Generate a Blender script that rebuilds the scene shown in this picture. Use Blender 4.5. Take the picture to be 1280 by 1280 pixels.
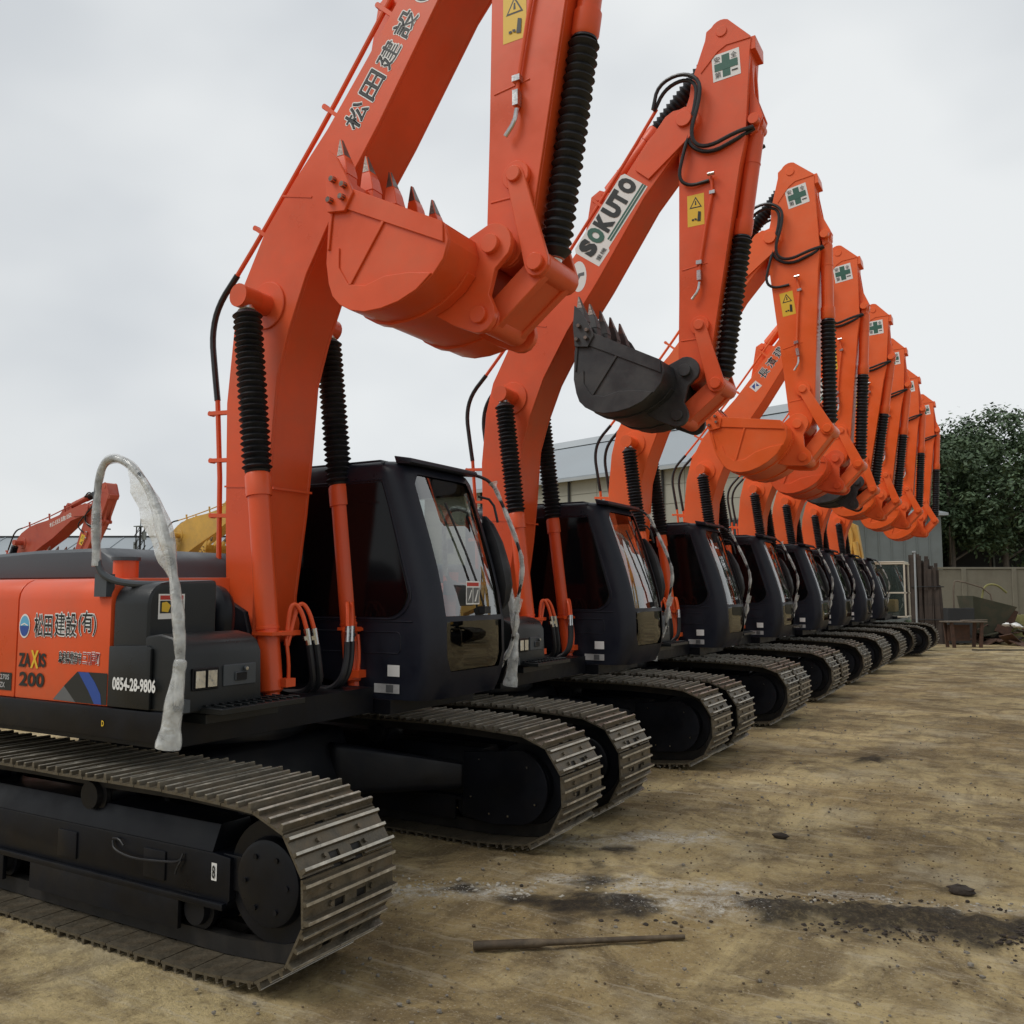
import bpy, bmesh, math, random
from math import sin, cos, pi, radians, hypot, atan2
from mathutils import Vector, Matrix, noise
random.seed(7)
S = bpy.context.scene
COL = S.collection
for o in list(bpy.data.objects): bpy.data.objects.remove(o)

# ------------------------------------------------------------------ camera
H = 1.725; F_PX = 1104.0
YAW = radians(30.1); PIT = math.atan(100 / 1104.0)
cam_d = bpy.data.cameras.new('camera'); cam = bpy.data.objects.new('camera', cam_d); COL.objects.link(cam)
cam.location = (0, 0, H); cam.rotation_euler = (pi / 2 + PIT, 0, YAW)
cam_d.sensor_fit = 'HORIZONTAL'; cam_d.sensor_width = 36; cam_d.lens = 36 * F_PX / 1280
cam_d.clip_start = .05; cam_d.clip_end = 2000
S.camera = cam
# ------------------------------------------------------------------ light
S.view_settings.view_transform = 'Standard'; S.view_settings.look = 'None'
S.view_settings.exposure = 0.0; S.view_settings.gamma = 1
SUN_EL = radians(52); SUN_AZ = radians(222)     # compass-like azimuth: from +Y clockwise
W = bpy.data.worlds.new('World'); S.world = W; W.use_nodes = True
nt = W.node_tree; nt.nodes.clear()
def N(t, ty, **kw):
    n = t.nodes.new(ty)
    for k, v in kw.items():
        if k.startswith('i_'):
            key = k[2:]; key = int(key) if key.isdigit() else key.replace('_', ' ')
            n.inputs[key].default_value = v
        else: setattr(n, k, v)
    return n
sky = N(nt, 'ShaderNodeTexSky', sky_type='NISHITA', sun_disc=False, sun_elevation=SUN_EL, sun_rotation=SUN_AZ)
tc = N(nt, 'ShaderNodeTexCoord')
mp = N(nt, 'ShaderNodeMapping'); mp.inputs['Scale'].default_value = (1, 1, 1.9)
cn = N(nt, 'ShaderNodeTexNoise', i_Scale=1.6, i_Detail=4.0, i_Roughness=.45)
rmp = N(nt, 'ShaderNodeValToRGB')
rmp.color_ramp.elements[0].position = .40; rmp.color_ramp.elements[0].color = (.57, .60, .63, 1)
rmp.color_ramp.elements[1].position = .60; rmp.color_ramp.elements[1].color = (.77, .79, .795, 1)
mul = N(nt, 'ShaderNodeVectorMath', operation='SCALE'); mul.inputs['Scale'].default_value = .10
mx = N(nt, 'ShaderNodeMix', data_type='RGBA'); mx.inputs['Factor'].default_value = .95
bg = N(nt, 'ShaderNodeBackground', i_Strength=1.0); wo = N(nt, 'ShaderNodeOutputWorld')
L = nt.links.new
L(tc.outputs['Generated'], mp.inputs[0]); L(mp.outputs[0], cn.inputs['Vector']); L(cn.outputs[0], rmp.inputs[0])
L(sky.outputs[0], mul.inputs[0]); L(mul.outputs[0], mx.inputs['A']); pass
glow = N(nt, 'ShaderNodeVectorMath', operation='DOT_PRODUCT'); glow.inputs[1].default_value = (-.376, .856, .354); L(tc.outputs['Generated'], glow.inputs[0])
gr = N(nt, 'ShaderNodeMapRange', interpolation_type='SMOOTHSTEP', i_1=.45, i_2=1.0, i_3=.90, i_4=1.12); L(glow.outputs['Value'], gr.inputs[0])
gs_ = N(nt, 'ShaderNodeVectorMath', operation='SCALE'); L(rmp.outputs[0], gs_.inputs[0]); L(gr.outputs[0], gs_.inputs['Scale']); L(gs_.outputs[0], mx.inputs['B'])
L(mx.outputs['Result'], bg.inputs[0]); L(bg.outputs[0], wo.inputs[0])
sd = bpy.data.lights.new('sun', 'SUN'); sd.energy = 1.5; sd.angle = radians(25); sd.color = (1, .97, .92)
so = bpy.data.objects.new('sun', sd); COL.objects.link(so)
sdir = Vector((sin(SUN_AZ) * cos(SUN_EL), cos(SUN_AZ) * cos(SUN_EL), sin(SUN_EL)))
so.rotation_euler = sdir.to_track_quat('Z', 'Y').to_euler()

# ------------------------------------------------------------------ materials
MATS = {}
def mat(name, col, rough=.5, metal=0.0, var=.0, vscale=4.0, bump=0.0, bscale=40.0, coat=0.0, spec=.5, dust=None, dscale=3.0, damt=.5, rvar=.15, coords='Object'):
    m = bpy.data.materials.new(name); m.use_nodes = True; t = m.node_tree; b = t.nodes['Principled BSDF']
    b.inputs['Roughness'].default_value = rough; b.inputs['Metallic'].default_value = metal
    b.inputs['Coat Weight'].default_value = coat; b.inputs['Coat Roughness'].default_value = .22
    b.inputs['Specular IOR Level'].default_value = spec
    tcx = N(t, 'ShaderNodeTexCoord'); l = t.links.new
    c = N(t, 'ShaderNodeRGB'); c.outputs[0].default_value = (*col, 1); out = c.outputs[0]
    if var:
        n = N(t, 'ShaderNodeTexNoise', i_Scale=vscale, i_Detail=5.0, i_Roughness=.6); l(tcx.outputs[coords], n.inputs['Vector'])
        r = N(t, 'ShaderNodeMapRange', i_1=.3, i_2=.7, i_3=1 - var, i_4=1 + var); l(n.outputs[0], r.inputs[0])
        v = N(t, 'ShaderNodeVectorMath', operation='SCALE'); l(out, v.inputs[0]); l(r.outputs[0], v.inputs['Scale']); out = v.outputs[0]
        r2 = N(t, 'ShaderNodeMapRange', i_1=.3, i_2=.7, i_3=max(.03, rough - rvar), i_4=min(1, rough + rvar)); l(n.outputs[0], r2.inputs[0]); l(r2.outputs[0], b.inputs['Roughness'])
    if dust:
        n = N(t, 'ShaderNodeTexNoise', i_Scale=dscale, i_Detail=7.0, i_Roughness=.7); l(tcx.outputs[coords], n.inputs['Vector'])
        r = N(t, 'ShaderNodeMapRange', i_1=.45, i_2=.72, i_3=0.0, i_4=damt); l(n.outputs[0], r.inputs[0])
        q = N(t, 'ShaderNodeMix', data_type='RGBA'); l(r.outputs[0], q.inputs['Factor']); l(out, q.inputs['A']); q.inputs['B'].default_value = (*dust, 1); out = q.outputs['Result']
    l(out, b.inputs['Base Color'])
    if bump:
        n = N(t, 'ShaderNodeTexNoise', i_Scale=bscale, i_Detail=4.0); l(tcx.outputs[coords], n.inputs['Vector'])
        bp = N(t, 'ShaderNodeBump', i_Strength=bump, i_Distance=.01); l(n.outputs[0], bp.inputs['Height']); l(bp.outputs[0], b.inputs['Normal'])
    MATS[name] = m; return m
DIRT = (.22, .17, .11)
mat('orange_paint', (.74, .092, .020), .40, var=.11, vscale=1.6, bump=.05, bscale=9, coat=.12, spec=.4, dust=(.50, .13, .06), dscale=1.4, damt=.45)
mat('orange_paint_bright', (.84, .125, .020), .40, var=.10, vscale=1.6, bump=.05, bscale=9, coat=.12, spec=.4, dust=(.60, .19, .09), dscale=1.7, damt=.3)
mat('faded_red_paint', (.46, .075, .04), .5, var=.2, vscale=3, bump=.08, bscale=14, dust=(.25, .12, .08), damt=.5)
mat('yellow_paint', (.62, .37, .075), .45, var=.15, vscale=2, bump=.06, bscale=12, dust=DIRT, damt=.35)
mat('cab_black', (.010, .012, .021), .40, var=.25, vscale=3, bump=.05, bscale=60, spec=.32, dust=(.022, .023, .026), damt=.3)
mat('frame_black', (.0035, .0045, .008), .42, var=.3, vscale=4, bump=.06, bscale=30, spec=.28, dust=(.018, .016, .013), dscale=2.5, damt=.5)
mat('box_black', (.010, .012, .013), .36, var=.2, vscale=3, bump=.12, bscale=160, spec=.4)
mat('hood_grey', (.055, .065, .075), .42, var=.15, vscale=3, bump=.06, bscale=60)
mat('rubber', (.009, .010, .013), .5, var=.2, vscale=9, dust=(.03, .03, .035), dscale=6, damt=.5)
mat('hose_black', (.012, .012, .013), .38, var=.2, vscale=20)
mat('track_edge', (.50, .47, .40), .36, metal=.5, var=.4, vscale=14, dust=(.17, .13, .08), dscale=9, damt=.6)  # worn ridge tops, colour lightened to carry their highlights as well
mat('track_steel', (.115, .098, .070), .46, metal=.45, var=.4, vscale=9, bump=.35, bscale=60, dust=(.17, .125, .075), dscale=7, damt=.75)
mat('track_chain', (.012, .011, .010), .6, metal=.2, var=.4, vscale=8, dust=(.05, .04, .03), dscale=6, damt=.5)
mat('bare_steel', (.55, .55, .54), .25, metal=1, var=.15, vscale=20)
mat('worn_steel', (.16, .12, .10), .45, metal=.5, var=.4, vscale=14, bump=.2, bscale=50)
mat('bucket_grey', (.028, .029, .032), .5, var=.35, vscale=4, bump=.1, bscale=25, dust=(.07, .066, .06), dscale=4, damt=.5)
mat('white_print', (.78, .78, .76), .5)
mat('black_print', (.012, .014, .013), .45)
mat('green_print', (.03, .12, .085), .45)
mat('yellow_print', (.75, .48, .03), .45)
mat('red_print', (.5, .03, .02), .45)
mat('blue_print', (.02, .07, .32), .4)
mat('light_blue_print', (.12, .42, .65), .4)
mat('grey_print', (.12, .125, .13), .4)
mat('sticker_grey', (.42, .42, .42), .5, var=.1, vscale=40)
mat('seat_cloth', (.05, .05, .055), .8)
mat('interior', (.13, .13, .125), .6)
mat('lamp_lens', (.75, .77, .78), .08, metal=.7, var=.2, vscale=9, bump=.25, bscale=22)
mat('wood', (.15, .12, .09), .85, var=.35, vscale=6, bump=.5, bscale=30)
mat('dark_wood', (.05, .037, .03), .85, var=.45, vscale=5, bump=.6, bscale=24)
mat('old_pipe', (.085, .062, .04), .6, metal=.3, var=.4, vscale=12, bump=.3, bscale=60, dust=DIRT, dscale=8, damt=.7)
mat('bark', (.11, .095, .08), .9, var=.3, vscale=5, bump=.8, bscale=12)
mat('concrete_wall', (.19, .178, .14), .9, var=.25, vscale=.5, bump=.3, bscale=10, dust=(.06, .052, .038), dscale=.5, damt=.75)
mat('warehouse_wall', (.34, .335, .285), .9, var=.1, vscale=.3, dust=(.25, .25, .22), dscale=.25, damt=.5)
mat('warehouse_roof', (.31, .345, .37), .6, var=.1, vscale=.12)
mat('roof_light', (.36, .39, .41), .6, var=.1, vscale=.12)
mat('shed_wall', (.19, .215, .215), .8, var=.12, vscale=.2, dust=(.13, .14, .13), dscale=.5, damt=.7)
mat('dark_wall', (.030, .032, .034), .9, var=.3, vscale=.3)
mat('window_dark', (.02, .03, .03), .15)
mat('scrap_green', (.05, .055, .035), .7, var=.3, vscale=3, dust=(.10, .06, .04), dscale=3, damt=.6)
mat('scrap_rust', (.085, .045, .03), .85, var=.4, vscale=5, bump=.5, bscale=30)
mat('scrap_yellow', (.22, .21, .07), .7, var=.3, vscale=3, dust=DIRT, damt=.5)
mat('stone', (.20, .18, .15), .9, var=.3, vscale=20, bump=.6, bscale=80)
mat('pale_stone', (.42, .39, .33), .9, var=.3, vscale=20)
mat('brown_clod', (.13, .095, .055), .95, var=.4, vscale=20)
mat('dark_clod', (.045, .034, .026), .95, var=.4, vscale=20, bump=.8, bscale=90)
mat('cream_plastic', (.62, .58, .48), .5)

def glass_mat(name, tint, gl=.0):
    m = bpy.data.materials.new(name); m.use_nodes = True; t = m.node_tree; t.nodes.clear(); l = t.links.new
    fr = N(t, 'ShaderNodeFresnel', i_IOR=1.52); add = N(t, 'ShaderNodeMath', operation='ADD', use_clamp=True); add.inputs[1].default_value = gl
    tr = N(t, 'ShaderNodeBsdfTransparent'); tr.inputs[0].default_value = (*tint, 1)
    g = N(t, 'ShaderNodeBsdfGlossy'); g.inputs['Roughness'].default_value = .015
    mxs = N(t, 'ShaderNodeMixShader'); o = N(t, 'ShaderNodeOutputMaterial')
    l(fr.outputs[0], add.inputs[0]); l(add.outputs[0], mxs.inputs[0]); l(tr.outputs[0], mxs.inputs[1]); l(g.outputs[0], mxs.inputs[2]); l(mxs.outputs[0], o.inputs[0])
    MATS[name] = m
glass_mat('windshield_glass', (.62, .67, .64), .24)
glass_mat('lower_glass', (.50, .62, .56), .05)
mat('dark_inside_pane', (.003, .003, .004), .10, spec=.28)  # opaque pane, the cab's dark inside is put into its colour
def film_mat():
    m = bpy.data.materials.new('plastic_film'); m.use_nodes = True; t = m.node_tree; b = t.nodes['Principled BSDF']; l = t.links.new
    tcx = N(t, 'ShaderNodeTexCoord')
    n = N(t, 'ShaderNodeTexNoise', i_Scale=14.0, i_Detail=3.0, i_Roughness=.5); l(tcx.outputs['Object'], n.inputs['Vector'])
    r = N(t, 'ShaderNodeMapRange', i_1=.35, i_2=.65, i_3=.30, i_4=.66); l(n.outputs[0], r.inputs[0]); l(r.outputs[0], b.inputs['Alpha'])
    bp = N(t, 'ShaderNodeBump', i_Strength=.45, i_Distance=.01); l(n.outputs[0], bp.inputs['Height']); l(bp.outputs[0], b.inputs['Normal'])
    b.inputs['Base Color'].default_value = (.85, .87, .85, 1); b.inputs['Roughness'].default_value = .16; b.inputs['Coat Weight'].default_value = 1.0
    n2 = N(t, 'ShaderNodeTexNoise', i_Scale=9.0, i_Detail=4.0, i_Roughness=.6, i_Distortion=2.5); l(tcx.outputs['Object'], n2.inputs['Vector']); bp2 = N(t, 'ShaderNodeBump', i_Strength=.8, i_Distance=.02); l(n2.outputs[0], bp2.inputs['Height']); l(bp.outputs[0], bp2.inputs['Normal']); l(bp2.outputs[0], b.inputs['Normal'])
    MATS['plastic_film'] = m
film_mat()
def leaf_mat(name, c1, c2):
    m = bpy.data.materials.new(name); m.use_nodes = True; t = m.node_tree; b = t.nodes['Principled BSDF']; l = t.links.new
    tcx = N(t, 'ShaderNodeTexCoord'); n = N(t, 'ShaderNodeTexNoise', i_Scale=.8, i_Detail=6.0, i_Roughness=.8); l(tcx.outputs['Object'], n.inputs['Vector'])
    r = N(t, 'ShaderNodeMapRange', i_1=.35, i_2=.65); l(n.outputs[0], r.inputs[0])
    q = N(t, 'ShaderNodeMix', data_type='RGBA'); l(r.outputs[0], q.inputs['Factor']); q.inputs['A'].default_value = (*c1, 1); q.inputs['B'].default_value = (*c2, 1)
    l(q.outputs['Result'], b.inputs['Base Color']); b.inputs['Roughness'].default_value = .6
    MATS[name] = m
leaf_mat('leaves', (.040, .076, .036), (.092, .140, .066))

# ------------------------------------------------------------------ mesh builder
def rotM(ax, a): return Matrix.Rotation(a, 3, ax)
class MB:
    def __init__(s): s.v = []; s.f = []; s.mi = []; s.cur = 0
    def add(s, vs, fs):
        b = len(s.v); s.v += [tuple(v) for v in vs]; s.f += [tuple(i + b for i in f) for f in fs]; s.mi += [s.cur] * len(fs); return s
    def box(s, c, d, R=None):
        c = Vector(c); vs = []
        for x in (-.5, .5):
            for y in (-.5, .5):
                for z in (-.5, .5):
                    p = Vector((x * d[0], y * d[1], z * d[2])); p = R @ p if R else p; vs.append(c + p)
        return s.add(vs, [(0, 1, 3, 2), (4, 6, 7, 5), (0, 4, 5, 1), (2, 3, 7, 6), (0, 2, 6, 4), (1, 5, 7, 3)])
    def bx(s, x0, x1, y0, y1, z0, z1): return s.box(((x0 + x1) / 2, (y0 + y1) / 2, (z0 + z1) / 2), (x1 - x0, y1 - y0, z1 - z0))
    def prism(s, pts, y0, y1, ax='y'):     # polygon in the plane normal to ax
        n = len(pts)
        def P(p, t):
            return (p[0], t, p[1]) if ax == 'y' else ((t, p[0], p[1]) if ax == 'x' else (p[0], p[1], t))
        vs = [P(p, y0) for p in pts] + [P(p, y1) for p in pts]
        fs = [tuple(range(n)), tuple(range(2 * n - 1, n - 1, -1))] + [(i, n + i, n + (i + 1) % n, (i + 1) % n) for i in range(n)]
        return s.add(vs, fs)
    def rings(s, rings, cap=True, closed=True):
        n = len(rings[0]); vs = [p for r in rings for p in r]; fs = []
        for k in range(len(rings) - 1):
            for i in range(n if closed else n - 1):
                j = (i + 1) % n; fs.append((k * n + i, k * n + j, (k + 1) * n + j, (k + 1) * n + i))
        if cap: fs += [tuple(range(n - 1, -1, -1)), tuple(range((len(rings) - 1) * n, len(rings) * n))]
        return s.add(vs, fs)
    def lathe(s, p0, p1, prof, n=16):      # prof: list of (t along, radius)
        p0 = Vector(p0); p1 = Vector(p1); d = p1 - p0; ln = d.length; d.normalize()
        a = d.orthogonal().normalized(); b = d.cross(a)
        return s.rings([[p0 + d * (t * ln) + (a * cos(2 * pi * i / n) + b * sin(2 * pi * i / n)) * r for i in range(n)] for t, r in prof])
    def cyl(s, p0, p1, r, n=16, r2=None): return s.lathe(p0, p1, [(0, r), (1, r2 if r2 is not None else r)], n)
    def tube(s, pts, r, n=8, smooth=2, rf=None):
        pts = [Vector(p) for p in pts]
        for _ in range(smooth):
            q = [pts[0]]
            for i in range(len(pts) - 1): q += [pts[i] * .75 + pts[i + 1] * .25, pts[i] * .25 + pts[i + 1] * .75]
            q.append(pts[-1]); pts = q
        rg = []; up = None
        for i, p in enumerate(pts):
            d = (pts[min(i + 1, len(pts) - 1)] - pts[max(i - 1, 0)]).normalized()
            if up is None: up = d.orthogonal().normalized()
            a = (up - d * up.dot(d)).normalized(); up = a; b = d.cross(a)
            rr = r if rf is None else r * rf(i / (len(pts) - 1))
            rg.append([p + (a * cos(2 * pi * k / n) + b * sin(2 * pi * k / n)) * rr for k in range(n)])
        return s.rings(rg)
    def blob(s, c, r, R=None, n=6, m=5, jit=0.0):
        c = Vector(c); rg = []
        for i in range(m + 1):
            th = pi * (i + .001) / (m + .002)
            rg.append([c + Vector((r[0] * sin(th) * cos(2 * pi * k / n) * (1 + random.uniform(-jit, jit)), r[1] * sin(th) * sin(2 * pi * k / n) * (1 + random.uniform(-jit, jit)), r[2] * cos(th) * (1 + random.uniform(-jit, jit)))) for k in range(n)])
        return s.rings(rg)
    def mesh(s, name, mats, bev=0, seg=2, smooth=35, off=None):
        me = bpy.data.meshes.new(name)
        v = s.v if off is None else [(x - off[0], y - off[1], z - off[2]) for x, y, z in s.v]
        me.from_pydata(v, [], s.f)
        if isinstance(mats, str): mats = [mats]
        for m in mats: me.materials.append(MATS[m])
        me.polygons.foreach_set('material_index', s.mi)
        bm = bmesh.new(); bm.from_mesh(me)
        bmesh.ops.recalc_face_normals(bm, faces=bm.faces)
        if bev:
            es = [e for e in bm.edges if len(e.link_faces) == 2 and e.calc_face_angle(0) > radians(28)]
            bmesh.ops.bevel(bm, geom=es, offset=bev, segments=seg, profile=.6, affect='EDGES', clamp_overlap=True)
        bm.to_mesh(me); bm.free()
        if smooth:
            me.shade_smooth()
            me.set_sharp_from_angle(angle=radians(smooth))
        return me
CACHE = {}
def ob(name, me, parent=None, loc=None, roty=0, **props):
    o = bpy.data.objects.new(name, me); COL.objects.link(o)
    if parent: o.parent = parent
    if loc is not None: o.location = loc
    if roty: o.rotation_euler = (0, roty, 0)
    for k, v in props.items(): o[k] = v
    return o
def thing(name, label, cat, loc=(0, 0, 0), rz=0, group=None):
    o = bpy.data.objects.new(name, None); COL.objects.link(o); o.location = loc; o.rotation_euler = (0, 0, rz)
    o.empty_display_size = .3; o['label'] = label; o['category'] = cat
    if group: o['group'] = group
    return o
def cached(key, fn):
    if key not in CACHE: CACHE[key] = fn()
    return CACHE[key]

# flat print: text, extruded nowhere, lying in an XZ plane facing -Y
def text_mesh(body, w, h, mats, bold=.02, outline=.06, outm=True):
    """mesh with origin at the lower left of the text, w x h metres, in the XZ plane; mats = (ink, outline)"""
    def flat(off, dy, mi):
        cu = bpy.data.curves.new('t', 'FONT'); cu.body = body; cu.offset = off; cu.resolution_u = 3
        o = bpy.data.objects.new('t', cu); COL.objects.link(o); bpy.context.view_layer.update()
        me = bpy.data.meshes.new_from_object(o.evaluated_get(bpy.context.evaluated_depsgraph_get()))
        vs = [(v.co.x, v.co.y) for v in me.vertices]; fs = [tuple(p.vertices) for p in me.polygons]
        bpy.data.objects.remove(o); bpy.data.curves.remove(cu); bpy.data.meshes.remove(me)
        return vs, fs, dy, mi
    cjk = any(ord(c_) > 0x2000 for c_ in body)
    if cjk: bold, outline = .003, .022
    parts = [flat(bold, -.002, 0)]
    if len(mats) > 1: parts.append(flat(bold + outline, -.001, 1))
    if len(mats) > 1 and cjk:   # the white edge of a dense character is a solid cut-out: add shifted copies instead of a bigger offset
        for dx_, dy_ in ((.035, 0), (-.035, 0), (0, .035), (0, -.035)):
            vs_, fs_, q_, m_ = flat(.018, -.0008, 1); parts.append(([(x + dx_, y + dy_) for x, y in vs_], fs_, -.0008 - .00004 * len(parts), 1))
    xs = [v[0] for v in parts[0][0]]; ys = [v[1] for v in parts[0][0]]
    x0, x1, y0, y1 = min(xs), max(xs), min(ys), max(ys)
    v = []; f = []; mi = []
    for vs, fs, dy, m in parts:
        b = len(v); v += [((x - x0) / (x1 - x0) * w, dy, (y - y0) / (y1 - y0) * h) for x, y in vs]
        f += [tuple(i + b for i in q) for q in fs]; mi += [m] * len(fs)
    me = bpy.data.meshes.new('lettering'); me.from_pydata(v, [], f)
    for m in mats: me.materials.append(MATS[m])
    me.polygons.foreach_set('material_index', mi)
    return me
def place_text(body, w, h, mats, parent, p, ang=0, bold=.02, outline=.06, name='lettering', roty=0, rz=0):
    """p = (x, y, z) lower-left corner in parent's coordinates; ang = slope of the baseline"""
    me = cached(('txt', body, round(w, 3), round(h, 3), mats), lambda: text_mesh(body, w, h, mats, bold, outline))
    o = ob(name, me, parent, p); o.rotation_euler = (0, -ang, rz); return o
def flatpoly(polys, d=.0015):    # polys: list of (matindex, [(x,z)...]) stacked outward toward -Y
    mb = MB()
    for k, (mi, pts) in enumerate(polys):
        mb.cur = mi; mb.add([(x, -d * (k + 1), z) for x, z in pts], [tuple(range(len(pts)))])
    return mb
def circle(cx, cz, r, n=24, sx=1): return [(cx + r * sx * cos(2 * pi * i / n), cz + r * sin(2 * pi * i / n)) for i in range(n)]
def rrect(x0, x1, z0, z1, r, n=5):
    out = []
    for cx, cz, a0 in ((x1 - r, z1 - r, 0), (x0 + r, z1 - r, 90), (x0 + r, z0 + r, 180), (x1 - r, z0 + r, 270)):
        for i in range(n + 1):
            a = radians(a0 + 90 * i / n); out.append((cx + r * cos(a), cz + r * sin(a)))
    return out

# ================================================================== EXCAVATOR
FP = (.42, 1.50); TP = (2.40, 5.98); KP = (2.38, 3.66); GP = (2.49, 4.07); QP = (2.30, 3.27)
RP0 = (2.63, 3.53)
A0 = (1.50, 5.50); A1 = (2.74, 6.74); C0 = (3.00, 5.86); B0 = (.92, 1.03); B1 = (.60, 3.62)
def rot(p, a, c=(0, 0)):
    x, z = p[0] - c[0], p[1] - c[1]
    return (c[0] + x * cos(a) + z * sin(a), c[1] - x * sin(a) + z * cos(a))

BOOM_BACK = [(.29, 1.65), (.26, 2.2), (.24, 3.0), (.29, 3.50), (.37, 3.80), (.56, 4.14), (.82, 4.44), (1.10, 4.72), (1.42, 5.10), (1.72, 5.48), (2.04, 5.88), (2.30, 6.10)]
BOOM_FRONT = FRONT0 = [(.54, 1.70), (.62, 2.24), (.66, 2.63), (.70, 3.13), (.79, 3.42), (.94, 3.78), (1.20, 4.21), (1.52, 4.64), (2.0, 5.35), (2.44, 5.84)]
def arc(c, r, a0, a1, n): return [(c[0] + r * cos(radians(a0 + (a1 - a0) * i / n)), c[1] + r * sin(radians(a0 + (a1 - a0) * i / n))) for i in range(n + 1)]
def boom_mesh(paint, thick=0):
    mb = MB(); BOOM_FRONT = [(x + thick * .8 * max(0, 1 - ((z - 3.5) / 1.9) ** 2), z - thick * .55 * max(0, 1 - ((z - 3.5) / 1.9) ** 2)) for x, z in FRONT0]
    poly = arc((.42, 1.50), .12, 190, 350, 6) + BOOM_FRONT + arc(TP, .13, -50, 120, 6) + BOOM_BACK[::-1]
    mb.prism(poly, -.175, .175)
    # side plates stand a little proud of the belly and back plates: welded flanges
    for s in (-1, 1):
        mb.prism(poly, s * .175, s * .20)
        mb.prism(arc((2.33, 5.92), .17, -40, 130, 6) + [(1.96, 5.74), (1.92, 5.62), (2.05, 5.5)], s * .2, s * .222)
        mb.cyl((TP[0], s * .2, TP[1]), (TP[0], s * .25, TP[1]), .075, 18)
        mb.cyl((FP[0], s * .2, FP[1]), (FP[0], s * .26, FP[1]), .10, 18)
    # boom cylinder boss through the boom, with a round doubler
    for s in (-1, 1):
        mb.cyl((B1[0], s * .198, B1[1]), (B1[0], s * .215, B1[1]), .16, 24)
    mb.cyl((B1[0], -.33, B1[1]), (B1[0], .33, B1[1]), .072, 20)
    # weld seams
    # arm cylinder bracket
    for s in (-1, 1): mb.prism([(1.30, 4.92), (1.41, 5.53), (1.50, 5.58), (1.60, 5.53), (1.78, 5.48)], s * .075 - .012, s * .075 + .012)
    mb.cyl((A0[0], -.12, A0[1]), (A0[0], .12, A0[1]), .04, 12)
    return mb.mesh('boom', paint, bev=.004, seg=1, off=(FP[0], 0, FP[1]))
def weld_mesh(paint):
    mb = MB()
    for z, xs in ((2.42, (.245, .64)), (4.32, (.70, .98))):
        dz = 0 if z < 3 else -.12
        mb.box(((xs[0] + xs[1]) / 2, -.2015, z), (xs[1] - xs[0], .006, .012), rotM('Y', .06 if z < 3 else .25))
    mb.box((.67, 0, 2.40), (.012, .36, .014))
    return mb.mesh('weld_seam', paint, off=(FP[0], 0, FP[1]))
def boom_pipes(paint):
    mb = MB()
    for k, y in enumerate((-.165, .165)):
        o = .01 * k
        mb.cur = 0
        mb.tube([(.17 - o, y, 1.9), (.155 - o, y, 2.5), (.11 - o, y, 3.06)], .017, 8, 0)
        mb.cur = 1
        mb.tube([(.11 - o, y, 3.04), (.07 - o, y, 3.28), (.035 - o, y, 3.52), (.09 - o, y, 3.72), (.27 - o, y, 3.90)], .021, 8, 2)
        mb.cur = 0
        mb.tube([(.26 - o, y, 3.89), (.48 - o, y, 4.13), (.77 - o, y, 4.47), (1.06 - o, y, 4.81), (1.40 - o, y, 5.24), (1.84 - o, y, 5.80), (2.12 - o, y, 6.18)], .016, 8, 1)
    mb.cur = 0
    for x, z, a in ((.19, 2.24, .05), (.17, 2.62, .05), (.15, 2.95, .05), (.52, 4.14, .62), (1.12, 4.83, .70), (1.55, 5.38, .74)):
        for y in (-.165, .165):
            mb.box((x, y, z), (.20, .035, .026), rotM('Y', a))
            mb.cyl((x - .105 * cos(a), y - .012, z + .105 * sin(a)), (x - .105 * cos(a), y + .03, z + .105 * sin(a)), .018, 8)
    return mb.mesh('hydraulic_pipe', [paint, 'hose_black'], off=(FP[0], 0, FP[1]))
def boom_hoses():   # big loops from boom top to arm; in boom frame, ref pose
    mb = MB()
    for y, r in ((-.175, 0), (-.21, .045), (.18, 0)):
        mb.tube([(2.10, y, 6.16), (2.20 - r, y - .01, 6.33 + r), (2.38, y - .02, 6.38 + r), (2.52 + r, y - .03, 6.30), (2.50 + r, y - .03, 6.08), (2.42 + r, y - .03, 5.86), (2.44 + r, y - .01, 5.72), (2.62, y - .0, 5.62 + r), (2.86, y + .01, 5.70 + r), (3.0, y + .06, 5.78)], .018, 8, 2)
    mb.tube([(2.47, -.20, 5.95), (2.38, -.215, 5.65), (2.33, -.21, 5.44), (2.42, -.18, 5.36), (2.60, -.165, 5.38)], .016, 8, 2)
    return mb.mesh('hydraulic_hose', 'hose_black', off=(FP[0], 0, FP[1]))

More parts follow.
